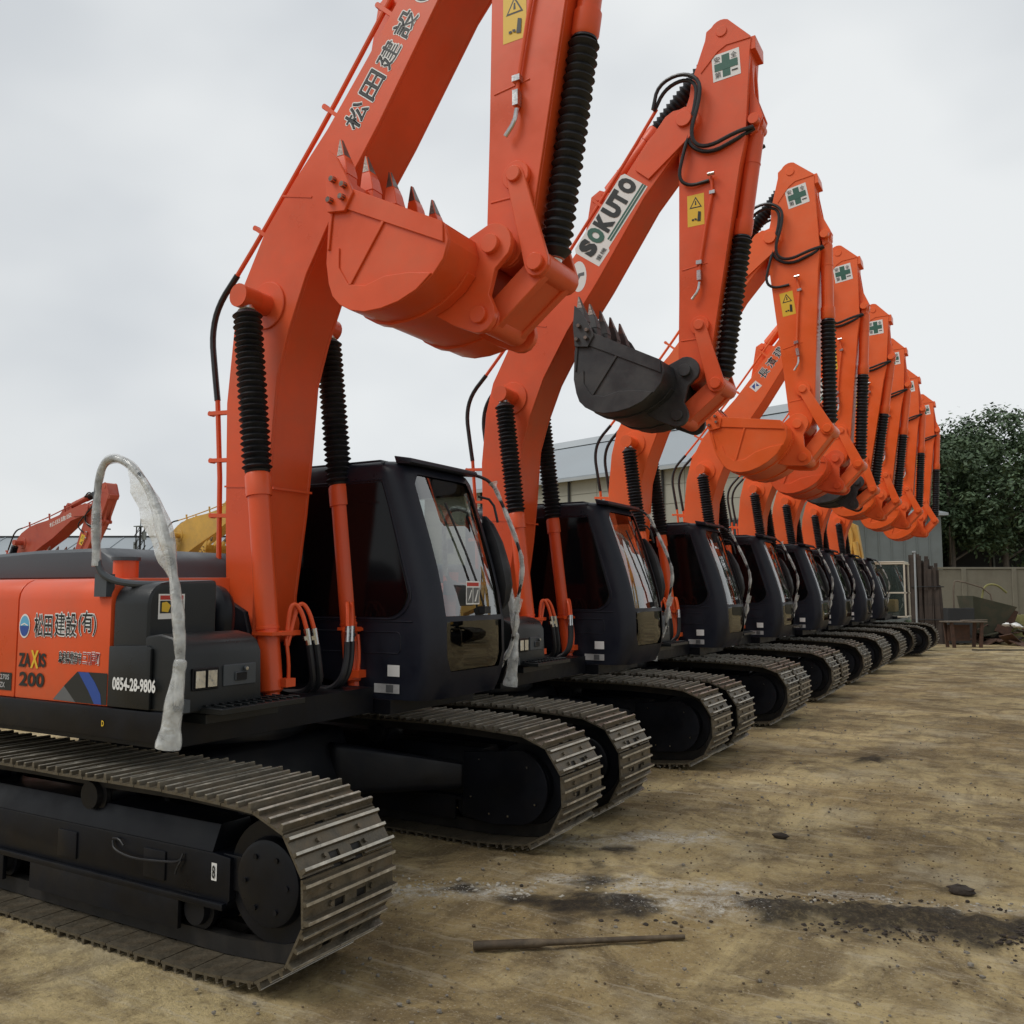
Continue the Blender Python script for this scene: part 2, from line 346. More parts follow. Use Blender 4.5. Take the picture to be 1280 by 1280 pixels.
ARM = [(2.62, 6.80)] + arc((2.74, 6.74), .105, 140, 60, 5) + [(3.0, 6.60), (2.985, 6.48), (2.95, 6.0), (2.93, 5.70), (2.87, 5.45), (2.58, 3.80)] + arc((2.40, 3.68), .12, -20, -160, 6) + [(2.285, 3.85), (2.30, 4.4), (2.325, 5.93), (2.43, 6.22), (2.45, 6.35)]
def arm_mesh(paint):
    mb = MB()
    mb.prism(ARM, -.125, .125)
    for s in (-1, 1):
        mb.prism(ARM, s * .125, s * .15)
        # proud cap plate at the top with a chamfered lower edge
        mb.prism([(2.60, 6.78)] + arc((2.74, 6.74), .115, 145, 60, 5) + [(3.0, 6.615), (2.99, 6.60), (2.78, 6.60), (2.70, 6.56), (2.54, 6.40)], s * .15, s * .158)
        mb.prism([(2.96, 6.62), (2.955, 5.74), (3.02, 5.77), (3.07, 5.90), (3.0, 6.12), (2.985, 6.5)], s * .075 - .014, s * .075 + .014)
        mb.cyl((GP[0], s * .15, GP[1]), (GP[0], s * .185, GP[1]), .085, 18)
        mb.cyl((A1[0], s * .15, A1[1]), (A1[0], s * .168, A1[1]), .05, 14)
        mb.cyl((KP[0], s * .15, KP[1]), (KP[0], s * .19, KP[1]), .105, 18)
    mb.cyl((C0[0], -.15, C0[1]), (C0[0], .15, C0[1]), .05, 14)
    mb.bx(2.97, 3.035, -.14, .14, 6.50, 6.62)
    mb.box((2.43, -.152, 3.96), (.24, .006, .012)); mb.box((2.45, -.152, 4.62), (.24, .006, .010), rotM('Y', -.12))
    return mb.mesh('arm', paint, bev=.004, seg=1, off=(TP[0], 0, TP[1]))
def arm_fittings(paint):
    mb = MB()
    mb.cur = 0
    mb.tube([(2.62, -.165, 5.41), (2.63, -.17, 5.28), (2.57, -.17, 5.0), (2.50, -.17, 4.62), (2.50, -.17, 4.46)], .012, 8, 0)
    mb.cur = 1
    mb.box((2.63, -.17, 5.26), (.05, .035, .03)); mb.box((2.50, -.175, 4.64), (.05, .04, .035)); mb.box((2.50, -.18, 4.52), (.035, .045, .09))
    mb.tube([(2.50, -.18, 4.46), (2.49, -.19, 4.38), (2.43, -.19, 4.31)], .013, 8, 1)
    mb.cyl((2.60, -.2, 5.42), (2.66, -.2, 5.42), .017, 8)
    return mb.mesh('grease_fitting', [paint, 'bare_steel'], off=(TP[0], 0, TP[1]))

BK_OUT = [(1.50, 4.10), (1.455, 3.88), (1.445, 3.63), (1.47, 3.50), (1.50, 3.42), (1.56, 3.36), (1.64, 3.315), (1.74, 3.29), (1.86, 3.29), (1.98, 3.31), (2.10, 3.355), (2.20, 3.42), (2.27, 3.50), (2.30, 3.60), (2.27, 3.70)]
def bucket_mesh(paint):
    mb = MB(); wy = .55
    def inset(p, d=.025):
        cx, cz = 1.85, 3.72; l = hypot(p[0] - cx, p[1] - cz); return (p[0] + (cx - p[0]) / l * d, p[1] + (cz - p[1]) / l * d)
    o = BK_OUT; i_ = [inset(p) for p in o]
    mb.prism(o + i_[::-1], -wy, wy)
    side = o
    for s in (-1, 1):
        mb.prism(side, s * wy, s * (wy + .02))
        # band along the mouth
        mb.prism([(1.505, 4.10), (2.27, 3.70), (2.275, 3.585), (1.47, 3.98)], s * (wy + .02), s * (wy + .034))
        # wear plate low on the heel and rib
        mb.prism([(1.455, 3.62), (1.475, 3.50), (1.505, 3.42), (1.56, 3.36), (1.64, 3.315), (1.74, 3.29), (1.86, 3.29), (1.98, 3.31), (2.10, 3.355), (2.20, 3.43), (2.05, 3.46), (1.88, 3.47), (1.74, 3.44), (1.62, 3.47), (1.55, 3.58), (1.55, 3.70)], s * (wy + .02), s * (wy + .030))
        mb.prism([(1.62, 3.47), (1.64, 3.46), (1.88, 3.79), (1.86, 3.80)], s * (wy + .02), s * (wy + .032))
        mb.prism([(1.46, 3.70), (1.475, 3.70), (1.50, 3.96), (1.485, 3.96)], s * (wy + .02), s * (wy + .032))
    # lip
    mb.prism([(1.49, 4.02), (1.485, 4.16), (1.515, 4.16), (1.525, 4.02)], -wy, wy)
    # centre ears
    for s in (-1, 1):
        mb.prism([(2.20, 3.72)] + arc(KP, .125, 100, -30, 7) + [(2.40, 3.52), (2.36, 3.38)] + arc(QP, .10, 20, -110, 5) + [(2.12, 3.24), (1.96, 3.34), (2.12, 3.5)], s * .235 - .02, s * .235 + .02)
    mb.cyl((KP[0], -.29, KP[1]), (KP[0], .29, KP[1]), .055, 16)
    mb.cyl((QP[0], -.28, QP[1]), (QP[0], .28, QP[1]), .05, 16)
    # two wear straps round the back
    for y in (-.3, .3):
        ro = [(p[0] + (p[0] - 1.85) * .03, p[1] + (p[1] - 3.72) * .03) for p in o[1:-2]]
        mb.prism(ro + [inset(p, .01) for p in o[1:-2]][::-1], y - .04, y + .04)
    return mb.mesh('bucket', paint, bev=.003, seg=1, off=(KP[0], 0, KP[1]))
def tooth_mesh():
    mb = MB()
    mb.cur = 0
    mb.rings([[(1.455, -.048, 4.06), (1.55, -.048, 4.06), (1.55, .048, 4.06), (1.455, .048, 4.06)],
              [(1.45, -.045, 4.18), (1.545, -.045, 4.18), (1.545, .045, 4.18), (1.45, .045, 4.18)]])
    mb.rings([[(1.445, -.050, 4.17), (1.55, -.050, 4.17), (1.55, .050, 4.17), (1.445, .050, 4.17)],
              [(1.448, -.043, 4.25), (1.53, -.043, 4.25), (1.53, .043, 4.25), (1.448, .043, 4.25)],
              [(1.449, -.036, 4.30), (1.51, -.036, 4.30), (1.51, .036, 4.30), (1.449, .036, 4.30)]])
    mb.cur = 1
    mb.rings([[(1.4495, -.0355, 4.299), (1.509, -.0355, 4.299), (1.509, .0355, 4.299), (1.4495, .0355, 4.299)],
              [(1.45, -.012, 4.42), (1.463, -.012, 4.42), (1.463, .012, 4.42), (1.45, .012, 4.42)]])
    return mb
def side_cutter(paint, s):
    mb = MB(); y = s * .585
    mb.prism([(1.47, 3.92), (1.455, 4.12), (1.47, 4.30), (1.53, 4.24), (1.60, 4.12), (1.66, 4.0), (1.60, 3.90)], y - .014, y + .014)
    mb.cur = 1
    for x, z in ((1.50, 3.98), (1.52, 4.10), (1.59, 3.98), (1.60, 4.05)): mb.cyl((x, y + s * .012, z), (x, y + s * .045, z), .020, 8)
    return mb.mesh('side_cutter', [paint, 'worn_steel'], bev=.003, seg=1, off=(KP[0], 0, KP[1]))

def cyl_mesh(p0, p1, y, r, body_len, paint, head=True):
    """cylinder barrel from p0 toward p1"""
    mb = MB(); a = Vector((p0[0], y, p0[1])); b = Vector((p1[0], y, p1[1])); d = (b - a).normalized()
    e = a + d * body_len; t = .10 / body_len
    mb.cyl((a.x, y - r * .75, a.z), (a.x, y + r * .75, a.z), r * .95, 16)
    mb.cyl(a, a + d * (r * 1.6), r * .7, 12)
    mb.lathe(a + d * r * 1.3, e, [(0, r * .8), (.01, r), (.28, r), (.281, r * 1.06), (.292, r * 1.06), (.293, r), (1 - .16 / body_len, r), (1 - .158 / body_len, r * 1.16), (1 - .02 / body_len, r * 1.16), (1, r * 1.02)], 24)
    return mb.mesh('cylinder_barrel', paint, off=(p0[0], y, p0[1])), e, b, d
def boot_mesh(e, b, r, n, off, tail=.09):
    mb = MB(); ln = (b - e).length; d = (b - e).normalized(); e2 = b - d * tail
    prof = [(0, r * .92), (.012, r)]
    for i in range(n):
        t0 = .015 + .97 * i / n; w = .97 / n; big = r * (1.16 if i % 2 == 0 else 1.10)
        prof += [(t0, r * .86), (t0 + w * .5, big * 1.03)]
    prof += [(.99, r * .86), (1, r * .7)]
    mb.cur = 0; mb.lathe(e, e2, prof, 20)
    mb.cur = 1; mb.lathe(e2, b, [(0, r * .72), (.04, r * .75), (.12, r * .6), (1, r * .5)], 14)
    mb.cur = 2; mb.cyl((b.x, b.y - r * .9, b.z), (b.x, b.y + r * .9, b.z), r * .95, 18)
    return mb
def circ_int(g, rg, q, rq, near):
    d = hypot(q[0] - g[0], q[1] - g[1]); d = min(d, rg + rq - 1e-4)
    a = (rg * rg - rq * rq + d * d) / (2 * d); h = math.sqrt(max(0, rg * rg - a * a))
    mx_, mz = g[0] + a * (q[0] - g[0]) / d, g[1] + a * (q[1] - g[1]) / d
    c = [(mx_ + s * h * (q[1] - g[1]) / d, mz - s * h * (q[0] - g[0]) / d) for s in (1, -1)]
    return min(c, key=lambda p: hypot(p[0] - near[0], p[1] - near[1]))

# ---- tracks
def track_path():
    pts = [(-1.62, .038), (1.58, .038), (1.70, .045)]
    pts += arc((1.86, .415), .368, -68, 68, 14)
    pts += [(1.62, .780), (1.25, .792), (.6, .785), (0, .790), (-.6, .782), (-1.25, .788), (-1.62, .785)]
    pts += arc((-1.86, .415), .368, 112, 248, 14) + [(-1.70, .045)]
    return pts
def resample(pts, n):
    P = pts + [pts[0]]; ds = [0]
    for i in range(len(P) - 1): ds.append(ds[-1] + hypot(P[i + 1][0] - P[i][0], P[i + 1][1] - P[i][1]))
    out = []; k = 0
    for i in range(n):
        t = ds[-1] * i / n
        while ds[k + 1] < t: k += 1
        f = (t - ds[k]) / (ds[k + 1] - ds[k]); out.append((P[k][0] + f * (P[k + 1][0] - P[k][0]), P[k][1] + f * (P[k + 1][1] - P[k][1])))
    return out, ds[-1] / n
NSH = 49
SH_PTS, PITCH = resample(track_path(), NSH)
def add_shoe(mb, M):
    P = PITCH; q = MB()
    def b(x0, x1, y0, y1, z0, z1): q.bx(x0, x1, y0, y1, z0, z1)
    b(-P * .5, P * .47, -.30, -.105, 0, .012); b(-P * .5, P * .47, .105, .30, 0, .012); b(-P * .5, P * .47, -.04, .04, 0, .0118)
    b(-P * .18, P * .47, -.105, -.04, 0, .0122); b(-P * .18, P * .47, .04, .105, 0, .0122)
    for k, (x, h) in enumerate(((-.40, .040), (-.02, .030), (.34, .030))):
        q.prism([(x * P - .012, .0105), (x * P + .012, .0105), (x * P + .007, h), (x * P - .007, h)], -.2995, .2995); q.cur = 1; q.bx(x * P - .0065, x * P + .0065, -.2985, .2985, h, h + .003); q.cur = 0
    for y in (-.135, .135):
        for x in (.14, -.22): q.cyl((x * P, y, .012), (x * P, y, .026), .012, 6)
    b0 = len(mb.v); mb.add([M @ Vector(v) for v in q.v], q.f); mb.mi[-len(q.f):] = q.mi
def shoe_mesh():
    mb = MB(); add_shoe(mb, Matrix.Identity(4)); return mb.mesh('track_shoe', ['track_steel', 'track_edge'], smooth=0)
def shoe_matrix(i):
    a = SH_PTS[i]; b = SH_PTS[(i + 1) % NSH]; ang = atan2(b[1] - a[1], b[0] - a[0]); c = ((a[0] + b[0]) / 2, (a[1] + b[1]) / 2)
    # path runs anticlockwise seen from -Y; outward is to the right of travel
    return c, ang
def all_shoes_mesh():
    mb = MB()
    for i in range(NSH):
        c, ang = shoe_matrix(i)
        M = Matrix.Translation((c[0], 0, c[1])) @ Matrix.Rotation(-ang, 4, 'Y') @ Matrix.Rotation(pi, 4, 'X')
        add_shoe(mb, M)
    return mb.mesh('track_shoes', ['track_steel', 'track_edge'], smooth=0)
def chain_mesh():
    mb = MB(); pts, _ = resample(track_path(), 98); n = len(pts)
    def offp(d):
        o = []
        for i in range(n):
            a = pts[i - 1]; b = pts[(i + 1) % n]; l = hypot(b[0] - a[0], b[1] - a[1]); o.append((pts[i][0] - (b[1] - a[1]) / l * d, pts[i][1] + (b[0] - a[0]) / l * d))
        return o
    for y in (-.075, .075):
        A = offp(.004); B = offp(.085 if y else .08)
        vs = []
        for i in range(n): vs += [(A[i][0], y - .03, A[i][1]), (A[i][0], y + .03, A[i][1]), (B[i][0], y + .03, B[i][1]), (B[i][0], y - .03, B[i][1])]
        fs = []
        for i in range(n):
            j = (i + 1) % n
            for k in range(4): fs.append((i * 4 + k, j * 4 + k, j * 4 + (k + 1) % 4, i * 4 + (k + 1) % 4))
        mb.add(vs, fs)
    for i in range(0, n, 2):
        p = offp(.05)[i] if i == 0 else p_all[i]
        if i == 0: p_all = offp(.05)
        mb.cyl((p[0], -.1, p[1]), (p[0], .1, p[1]), .02, 6)
    return mb.mesh('track_chain', 'track_chain')
def track_frame_mesh():
    mb = MB()
    mb.prism([(-1.55, .27), (1.60, .27), (1.62, .30), (1.62, .49), (1.5, .50), (-1.5, .50), (-1.6, .45)], -.14, .14)
    mb.prism([(-.14, .50), (.14, .50), (.09, .62), (-.09, .62)], -1.45, 1.50, 'x')
    mb.bx(-1.50, 1.60, -.165, -.14, .255, .285); mb.bx(-1.50, 1.60, .14, .165, .255, .285)
    mb.bx(1.55, 1.86, -.12, .12, .34, .50)
    for x in (.55, -.55): mb.bx(x - .06, x + .06, -.10, .10, .60, .66)
    for y in (-.15, .15): mb.bx(-1.25, -.15, y - .012, y + .012, .12, .265); mb.bx(.10, 1.30, y - .012, y + .012, .12, .265)
    for x in (-1.2, -.4, .4, 1.1): mb.bx(x - .08, x + .08, -.150, -.138, .32, .46)
    return mb.mesh('track_frame', 'frame_black', bev=.01, seg=2)
def idler_mesh():
    mb = MB(); c = (1.86, .415)
    mb.lathe((c[0], -.10, c[1]), (c[0], .10, c[1]), [(0, .235), (0, .275), (.25, .285), (.26, .25), (.30, .25), (.5, .305), (.70, .25), (.74, .25), (.75, .285), (1, .275), (1, .235)], 40)
    mb.lathe((c[0], -.15, c[1]), (c[0], .15, c[1]), [(0, .0), (0, .17), (.03, .19), (.12, .20), (.88, .20), (.97, .19), (1, .17), (1, 0)], 28)
    for k in range(6): mb.cyl((c[0] + .13 * cos(k * 1.047), -.158, c[1] + .13 * sin(k * 1.047)), (c[0] + .13 * cos(k * 1.047), -.148, c[1] + .13 * sin(k * 1.047)), .012, 8)
    return mb.mesh('idler_wheel', 'frame_black')
def guard_mesh(s):
    mb = MB()
    poly = [(1.38, .16), (1.38, .60)] + arc((1.80, .40), .255, 78, -78, 12) + [(1.60, .13)]
    mb.cur = 0; mb.prism(poly, s * .150, s * .185)
    mb.cur = 1
    for x, z in ((1.52, .56), (1.90, .54), (1.96, .30), (1.60, .20), (1.45, .30), (1.75, .20)): mb.cyl((x, s * .183, z), (x, s * .192, z), .011, 8)
    return mb.mesh('idler_guard', ['frame_black', 'bare_steel'], bev=.006, seg=1)
def sprocket_mesh():
    mb = MB(); c = (-1.86, .415); n = 21
    pts = []
    for i in range(n * 4):
        r = (.30, .30, .255, .255)[i % 4]; a = 2 * pi * i / (n * 4); pts.append((c[0] + r * cos(a), c[1] + r * sin(a)))
    mb.prism(pts, -.035, .035)
    mb.lathe((c[0], -.19, c[1]), (c[0], .19, c[1]), [(0, 0), (0, .14), (.1, .19), (.35, .21), (1, .21), (1, 0)], 28)
    return mb.mesh('drive_sprocket', 'frame_black')
def roller_mesh():
    mb = MB()
    mb.lathe((0, -.135, 0), (0, .135, 0), [(0, 0), (0, .07), (.12, .075), (.13, .10), (.22, .10), (.30, .078), (.70, .078), (.78, .10), (.87, .10), (.88, .075), (1, .07), (1, 0)], 20)
    return mb.mesh('track_roller', 'frame_black')
def make_track(root, y, indiv, side):
    fr = ob('track_frame', cached('tframe', track_frame_mesh), root, (0, y, 0))
    ob('idler_wheel', cached('idler', idler_mesh), fr); ob('idler_guard', cached(('guard', side), lambda: guard_mesh(-side)), fr)
    ob('drive_sprocket', cached('sprocket', sprocket_mesh), fr)
    for k in range(8): ob('track_roller', cached('roller', roller_mesh), fr, (-1.42 + k * .40, 0, .215))
    for x in (-.55, .55): ob('carrier_roller', cached('roller', roller_mesh), fr, (x, 0, .655))
    ch = ob('track_chain', cached('chain', chain_mesh), root, (0, y, 0))
    if indiv:
        me = cached('shoe', shoe_mesh)
        for i in range(NSH):
            c, ang = shoe_matrix(i)
            o = bpy.data.objects.new('track_shoe', me); COL.objects.link(o); o.parent = ch
            o.matrix_local = Matrix.Translation((c[0], 0, c[1])) @ Matrix.Rotation(-ang + random.uniform(-.012, .012), 4, 'Y') @ Matrix.Rotation(pi, 4, 'X')
    else:
        ob('track_shoe', cached('allshoes', all_shoes_mesh), ch, kind='stuff')
    if side < 0:
        # small loose cable and white tag on the outer face of the side frame
        pass
    return fr

# ---- undercarriage + upper frame
def carbody_mesh():
    mb = MB()
    mb.prism([(-.75, .42), (.75, .42), (.62, .78), (-.62, .78)], -.62, .62)
    mb.cyl((0, 0, .74), (0, 0, .86), .62, 40)
    for sx in (-1, 1):
        for sy in (-1, 1):
            z0, z1 = .33, .60
            pl = [(sx * .15, sy * .45), (sx * .72, sy * .40), (sx * 1.40, sy * 1.055), (sx * .85, sy * 1.06), (sx * .35, sy * .70)]
            vs = [(x, y, z0) for x, y in pl] + [(x, y, (z1 + .10 if abs(y) < .6 else z1 - .08)) for x, y in pl]
            n = len(pl); mb.add(vs, [tuple(range(n)), tuple(range(2 * n - 1, n - 1, -1))] + [(i, (i + 1) % n, n + (i + 1) % n, n + i) for i in range(n)])
    return mb.mesh('undercarriage', 'frame_black', bev=.05, seg=3)
def deck_mesh():
    mb = MB()
    mb.cyl((0, 0, .85), (0, 0, .93), .60, 40)
    mb.bx(-2.2, 1.12, -1.30, .32, .935, 1.10); mb.bx(-2.2, 1.25, .34, 1.34, .925, 1.02)
    for y in (-.27, .27): mb.prism([(.0, 1.09), (1.0, 1.09), (1.06, 1.0), (1.06, .94), (.98, .94), (.7, 1.15), (.55, 1.60), (.42, 1.66), (.28, 1.60), (.05, 1.2)], y - .02, y + .02)
    for y in (-.47, .47): mb.prism([(.72, 1.09), (.82, 1.12), (1.02, 1.09), (1.05, .98), (.98, .92), (.7, .94)], y - .02, y + .02)
    mb.cyl((B0[0], -.5, B0[1]), (B0[0], .5, B0[1]), .045, 14)
    mb.tube([(.80, -.74, 1.1), (.84, -.74, 1.45), (.86, -.74, 1.62), (.80, -.72, 1.70), (.6, -.7, 1.70)], .075, 10, 2); mb.bx(-.6, .55, -.9, -.5, 1.1, 1.5); mb.bx(-.6, .25, -.42, .30, 1.1, 1.62); mb.bx(.2, .36, .05, .28, 1.1, 1.9)
    return mb.mesh('revolving_frame', 'frame_black', bev=.008, seg=1)
def yz_profile(top, y0=-1.35, y1=-.55, z0=1.13, r=.12):
    return [(y1, z0), (y0, z0), (y0, top - r)] + [(y0 + r - r * cos(radians(a)), top - r + r * sin(radians(a))) for a in (18, 36, 54, 72, 90)] + [(y1, top + .012)]

def cab_perim(f, inset=0):
    x0, y0, y1, r = -.32 + inset, .37 + inset, 1.33 - inset, .13
    f = f - inset; P = []
    for x in (x0, -.05, .10, .45, .85, 1.12): P.append((x, y0))
    P.append((f - r, y0))
    for a in (22, 45, 68): P.append((f - r + r * sin(radians(a)), y0 + r - r * cos(radians(a))))
    P.append((f, y0 + r))                                    # 10
    for y in (y0 + r + .045, y0 + .33, y0 + .60, y1 - r - .045): P.append((f + .012, y))  # 11..14
    P.append((f, y1 - r))                                    # 15
    for a in (68, 45, 22): P.append((f - r + r * sin(radians(a)), y1 - r + r * cos(radians(a))))
    P.append((f - r, y1))                                    # 19
    for x in (1.12, .85, .45, .10, -.05, x0): P.append((x, y1))  # 20..25
    return P
CABZ = [1.02, 1.10, 1.20, 1.30, 1.53, 1.565, 1.72, 1.90, 2.05, 2.20, 2.34, 2.46, 2.53, 2.58, 2.61, 2.625]
def cab_fx(z):
    T = [(1.02, 1.50), (1.10, 1.54), (1.24, 1.585), (1.5, 1.585), (1.72, 1.545), (1.95, 1.485), (2.2, 1.40), (2.4, 1.33), (2.625, 1.25)]
    for (a, b), (c, d) in zip(T, T[1:]):
        if z <= c: return b + (d - b) * max(0, (z - a)) / (c - a)
    return T[-1][1]
def cab_meshes():
    def ring(z, extra=0):
        ins = 0 if z < 2.55 else {2.58: .012, 2.61: .035, 2.625: .08}[z]
        return [(x, y, z) for x, y in cab_perim(cab_fx(z), ins + extra)]
    R = [ring(z) for z in CABZ]; n = len(R[0]); K = len(CABZ)
    hole_front = lambda i, k: 10 <= i <= 14 and (2 <= k <= 3 or 5 <= k <= 11)
    hole_left = lambda i, k: 19 <= i <= 22 and 4 <= k <= 10
    corners = {(10, 2): (0, 1), (14, 2): (1, 1)}
    mb = MB(); vs = [p for r in R for p in r]; fs = []
    for k in range(K - 1):
        for i in range(n):
            j = (i + 1) % n
            if hole_front(i, k) or hole_left(i, k):
                a, b, c, d = k * n + i, k * n + j, (k + 1) * n + j, (k + 1) * n + i
                if (i, k) == (10, 2): fs.append((a, b, d))
                elif (i, k) == (14, 2): fs.append((a, b, c))
                elif (i, k) == (10, 11): fs.append((a, c, d))
                elif (i, k) == (14, 11): fs.append((b, c, d))
                continue
            fs.append((k * n + i, k * n + j, (k + 1) * n + j, (k + 1) * n + i))
    fs.append(tuple(range((K - 1) * n, K * n))); fs.append(tuple(range(n - 1, -1, -1)))
    mb.add(vs, fs)
    shell = mb.mesh('cab', 'cab_black', smooth=45)
    g1 = MB(); G = [ring(z, .012) for z in CABZ]
    def pane(g, irange, krange):
        idx = {}; vs = []; fs = []
        for k in list(krange) + [krange[-1] + 1]:
            for i in list(irange) + [irange[-1] + 1]: idx[(i, k)] = len(vs); vs.append(G[k][i])
        for k in krange:
            for i in irange: fs.append((idx[(i, k)], idx[(i + 1, k)], idx[(i + 1, k + 1)], idx[(i, k + 1)]))
        g.add(vs, fs)
    gu, gl, gs = MB(), MB(), MB()
    pane(gu, range(10, 15), range(5, 12)); pane(gl, range(10, 15), range(2, 4)); pane(gs, range(19, 23), range(4, 11))
    return shell, gu.mesh('windshield', 'windshield_glass'), gl.mesh('lower_windshield', 'lower_glass'), gs.mesh('door_window', 'windshield_glass')
def cab_trim():
    mb = MB()   # visor, mid bar, grooves, window gasket
    mb.prism([(1.20, 2.60), (1.31, 2.590), (1.335, 2.60), (1.32, 2.630), (1.18, 2.655)], .43, 1.27)
    mb.cur = 0
    mb.bx(-.2, 1.05, .45, 1.25, 2.615, 2.64)
    return mb.mesh('sun_visor', 'cab_black', bev=.008, seg=2)
def side_window():
    mb = MB()
    poly = rrect(.05, 1.36, 1.56, 2.47, .17, 6)
    q = []
    for x, z in poly:
        lim = cab_fx(z) - .175
        q.append((min(x, lim), z))
    mb.prism(q, .362, .372)
    return mb.mesh('side_window', 'dark_inside_pane', bev=.003, seg=1)
def cab_panel_lines():
    mb = MB()
    def loop(poly, y, w=.008):
        n = len(poly)
        for i in range(n):
            a = Vector((poly[i][0], y, poly[i][1])); b = Vector((poly[(i + 1) % n][0], y, poly[(i + 1) % n][1])); mb.cyl(a, b, w / 2, 6)
    loop(rrect(.55, 1.30, 1.32, 1.46, .03, 3), .369)
    mb.cyl((-.2, .369, 1.53), (1.40, .369, 1.53), .005, 6)
    q = [(min(x, cab_fx(z) - .165), z) for x, z in rrect(.035, 1.385, 1.545, 2.485, .18, 6)]
    loop(q, .369, .014)
    return mb.mesh('trim_line', 'cab_black')
def wiper_mesh():
    mb = MB(); pts = [(cab_fx(z) + .03, .95 - (z - 1.6) * .25, z) for z in (1.62, 1.8, 2.0, 2.2, 2.35)]
    mb.tube(pts, .008, 6, 0); mb.box((cab_fx(1.6) + .02, .96, 1.60), (.05, .08, .05)); return mb.mesh('wiper', 'rubber')
def seat_mesh():
    mb = MB()
    mb.bx(.15, .68, .60, 1.10, 1.25, 1.42); mb.box((.18, .85, 1.78), (.14, .46, .72), rotM('Y', -.15)); mb.box((.10, .85, 2.22), (.10, .28, .18), rotM('Y', -.15))
    return mb.mesh('operator_seat', 'seat_cloth', bev=.03, seg=2)
def console_mesh():
    mb = MB()
    for y in (.50, 1.18): mb.bx(.35, .95, y - .07, y + .07, 1.35, 1.62); mb.cyl((.88, y, 1.6), (.93, y, 1.85), .018, 8); mb.blob((.93, y, 1.87), (.03, .03, .05), n=8)
    mb.box((1.32, .52, 1.60), (.06, .14, .5), rotM('Y', -.15)); mb.box((1.28, .56, 1.86), (.05, .22, .16), rotM('Y', -.2))
    mb.bx(-.2, 1.45, .45, 1.25, 1.04, 1.10); mb.bx(-.28, -.2, .42, 1.28, 1.04, 1.9)
    for y in (.78, .92): mb.cyl((1.2, y, 1.08), (1.25, y, 1.5), .012, 6); mb.box((1.22, y, 1.16), (.1, .1, .02), rotM('Y', -.5))
    return mb.mesh('control_console', 'interior', bev=.008, seg=1)
def mirror_mesh():
    mb = MB()
    mb.tube([(1.30, 1.32, 2.45), (1.40, 1.37, 2.42), (1.44, 1.38, 2.25)], .010, 6, 1)
    mb.rings([[(cx - .05 + .05 * sx * w, 1.365 + .05 * sy * w, z) for sx, sy in ((-1, -1), (0, -1.3), (1, -1), (1.3, 0), (1, 1), (0, 1.3), (-1, 1), (-1.3, 0))] for z, w, cx in ((2.30, .25, 1.38), (2.24, .7, 1.41), (2.10, .95, 1.47), (1.92, 1.1, 1.52), (1.78, 1.0, 1.55), (1.66, .7, 1.545), (1.60, .3, 1.53))])
    return mb.mesh('rear_mirror', 'rubber')
RAIL = [(.98, -1.20, 1.765), (.82, -1.30, 1.765), (.70, -1.37, 1.79), (.64, -1.40, 1.86), (.62, -1.40, 2.10), (.62, -1.40, 2.30), (.66, -1.40, 2.41), (.76, -1.40, 2.435), (.90, -1.40, 2.38), (1.04, -1.40, 2.25), (1.14, -1.40, 2.10), (1.22, -1.40, 1.91), (1.27, -1.40, 1.72), (1.30, -1.40, 1.55), (1.32, -1.40, 1.36), (1.30, -1.39, 1.18)]
def crinkle(mb, amp, sc):
    v = []
    for p in mb.v:
        k = noise.noise_vector(Vector(p) * sc) * amp + noise.noise_vector(Vector(p) * sc * 3) * amp * .4; v.append((p[0] + k.x, p[1] + k.y, p[2] + k.z))
    mb.v = v
def rail_mesh():
    mb = MB(); mb.tube(RAIL, .019, 10, 2); mb.bx(.60, .70, -1.38, -1.33, 1.70, 1.82); mb.box((1.30, -1.37, 1.17), (.05, .06, .06)); return mb.mesh('handrail', 'hood_grey')
def wrap_mesh():
    mb = MB()
    def rf(t): return 1 + .10 * sin(t * 23) + .08 * sin(t * 61 + 1) + .9 * max(0, 1 - abs(t - .60) * 11) + .55 * max(0, 1 - abs(t - .78) * 12)
    mb.tube(RAIL[3:], .0225, 14, 3, rf)
    # film gathered loose below the bend: an open thin sleeve that hangs off the inside of the curve
    rings = []
    for i in range(17):
        t = i / 16; k = 8 + t * 4; i0 = int(k); a = Vector(RAIL[min(i0, 12)]).lerp(Vector(RAIL[min(i0 + 1, 12)]), k - i0)
        w = .115 * (sin(pi * min(1, t * 1.05 + .02)) ** .7) * (1 - .3 * t) + .012
        rings.append([(a.x + .012, a.y - .022, a.z + .005), (a.x - w * .45, a.y - .020 - .010 * sin(t * 19), a.z - w * .30), (a.x - w, a.y - .004 + .012 * sin(t * 24), a.z - w * .55), (a.x - w * .45, a.y + .012, a.z - w * .25)])
    mb.rings(rings, cap=True)
    # tail of film flaring out below the rail's foot
    tail = [(1.32, -1.40, 1.40), (1.315, -1.42, 1.25), (1.30, -1.425, 1.10), (1.285, -1.43, .98)]
    mb.tube(tail, .030, 14, 3, lambda t: .8 + t * 1.3 + .12 * sin(t * 17))
    crinkle(mb, .003, 16)
    return mb.mesh('plastic_wrap', 'plastic_film')
STAY = [(1.16, 1.38, 2.63), (1.24, 1.42, 2.625), (1.36, 1.44, 2.56), (1.47, 1.44, 2.34), (1.58, 1.44, 2.09), (1.63, 1.44, 1.91), (1.57, 1.44, 1.61), (1.545, 1.44, 1.38), (1.50, 1.43, 1.26), (1.42, 1.40, 1.13), (1.38, 1.36, 1.08)]
def stay_mesh():
    mb = MB(); mb.tube(STAY, .013, 8, 2); mb.box((1.38, 1.34, 1.07), (.07, .06, .03)); return mb.mesh('mirror_stay', 'hose_black')
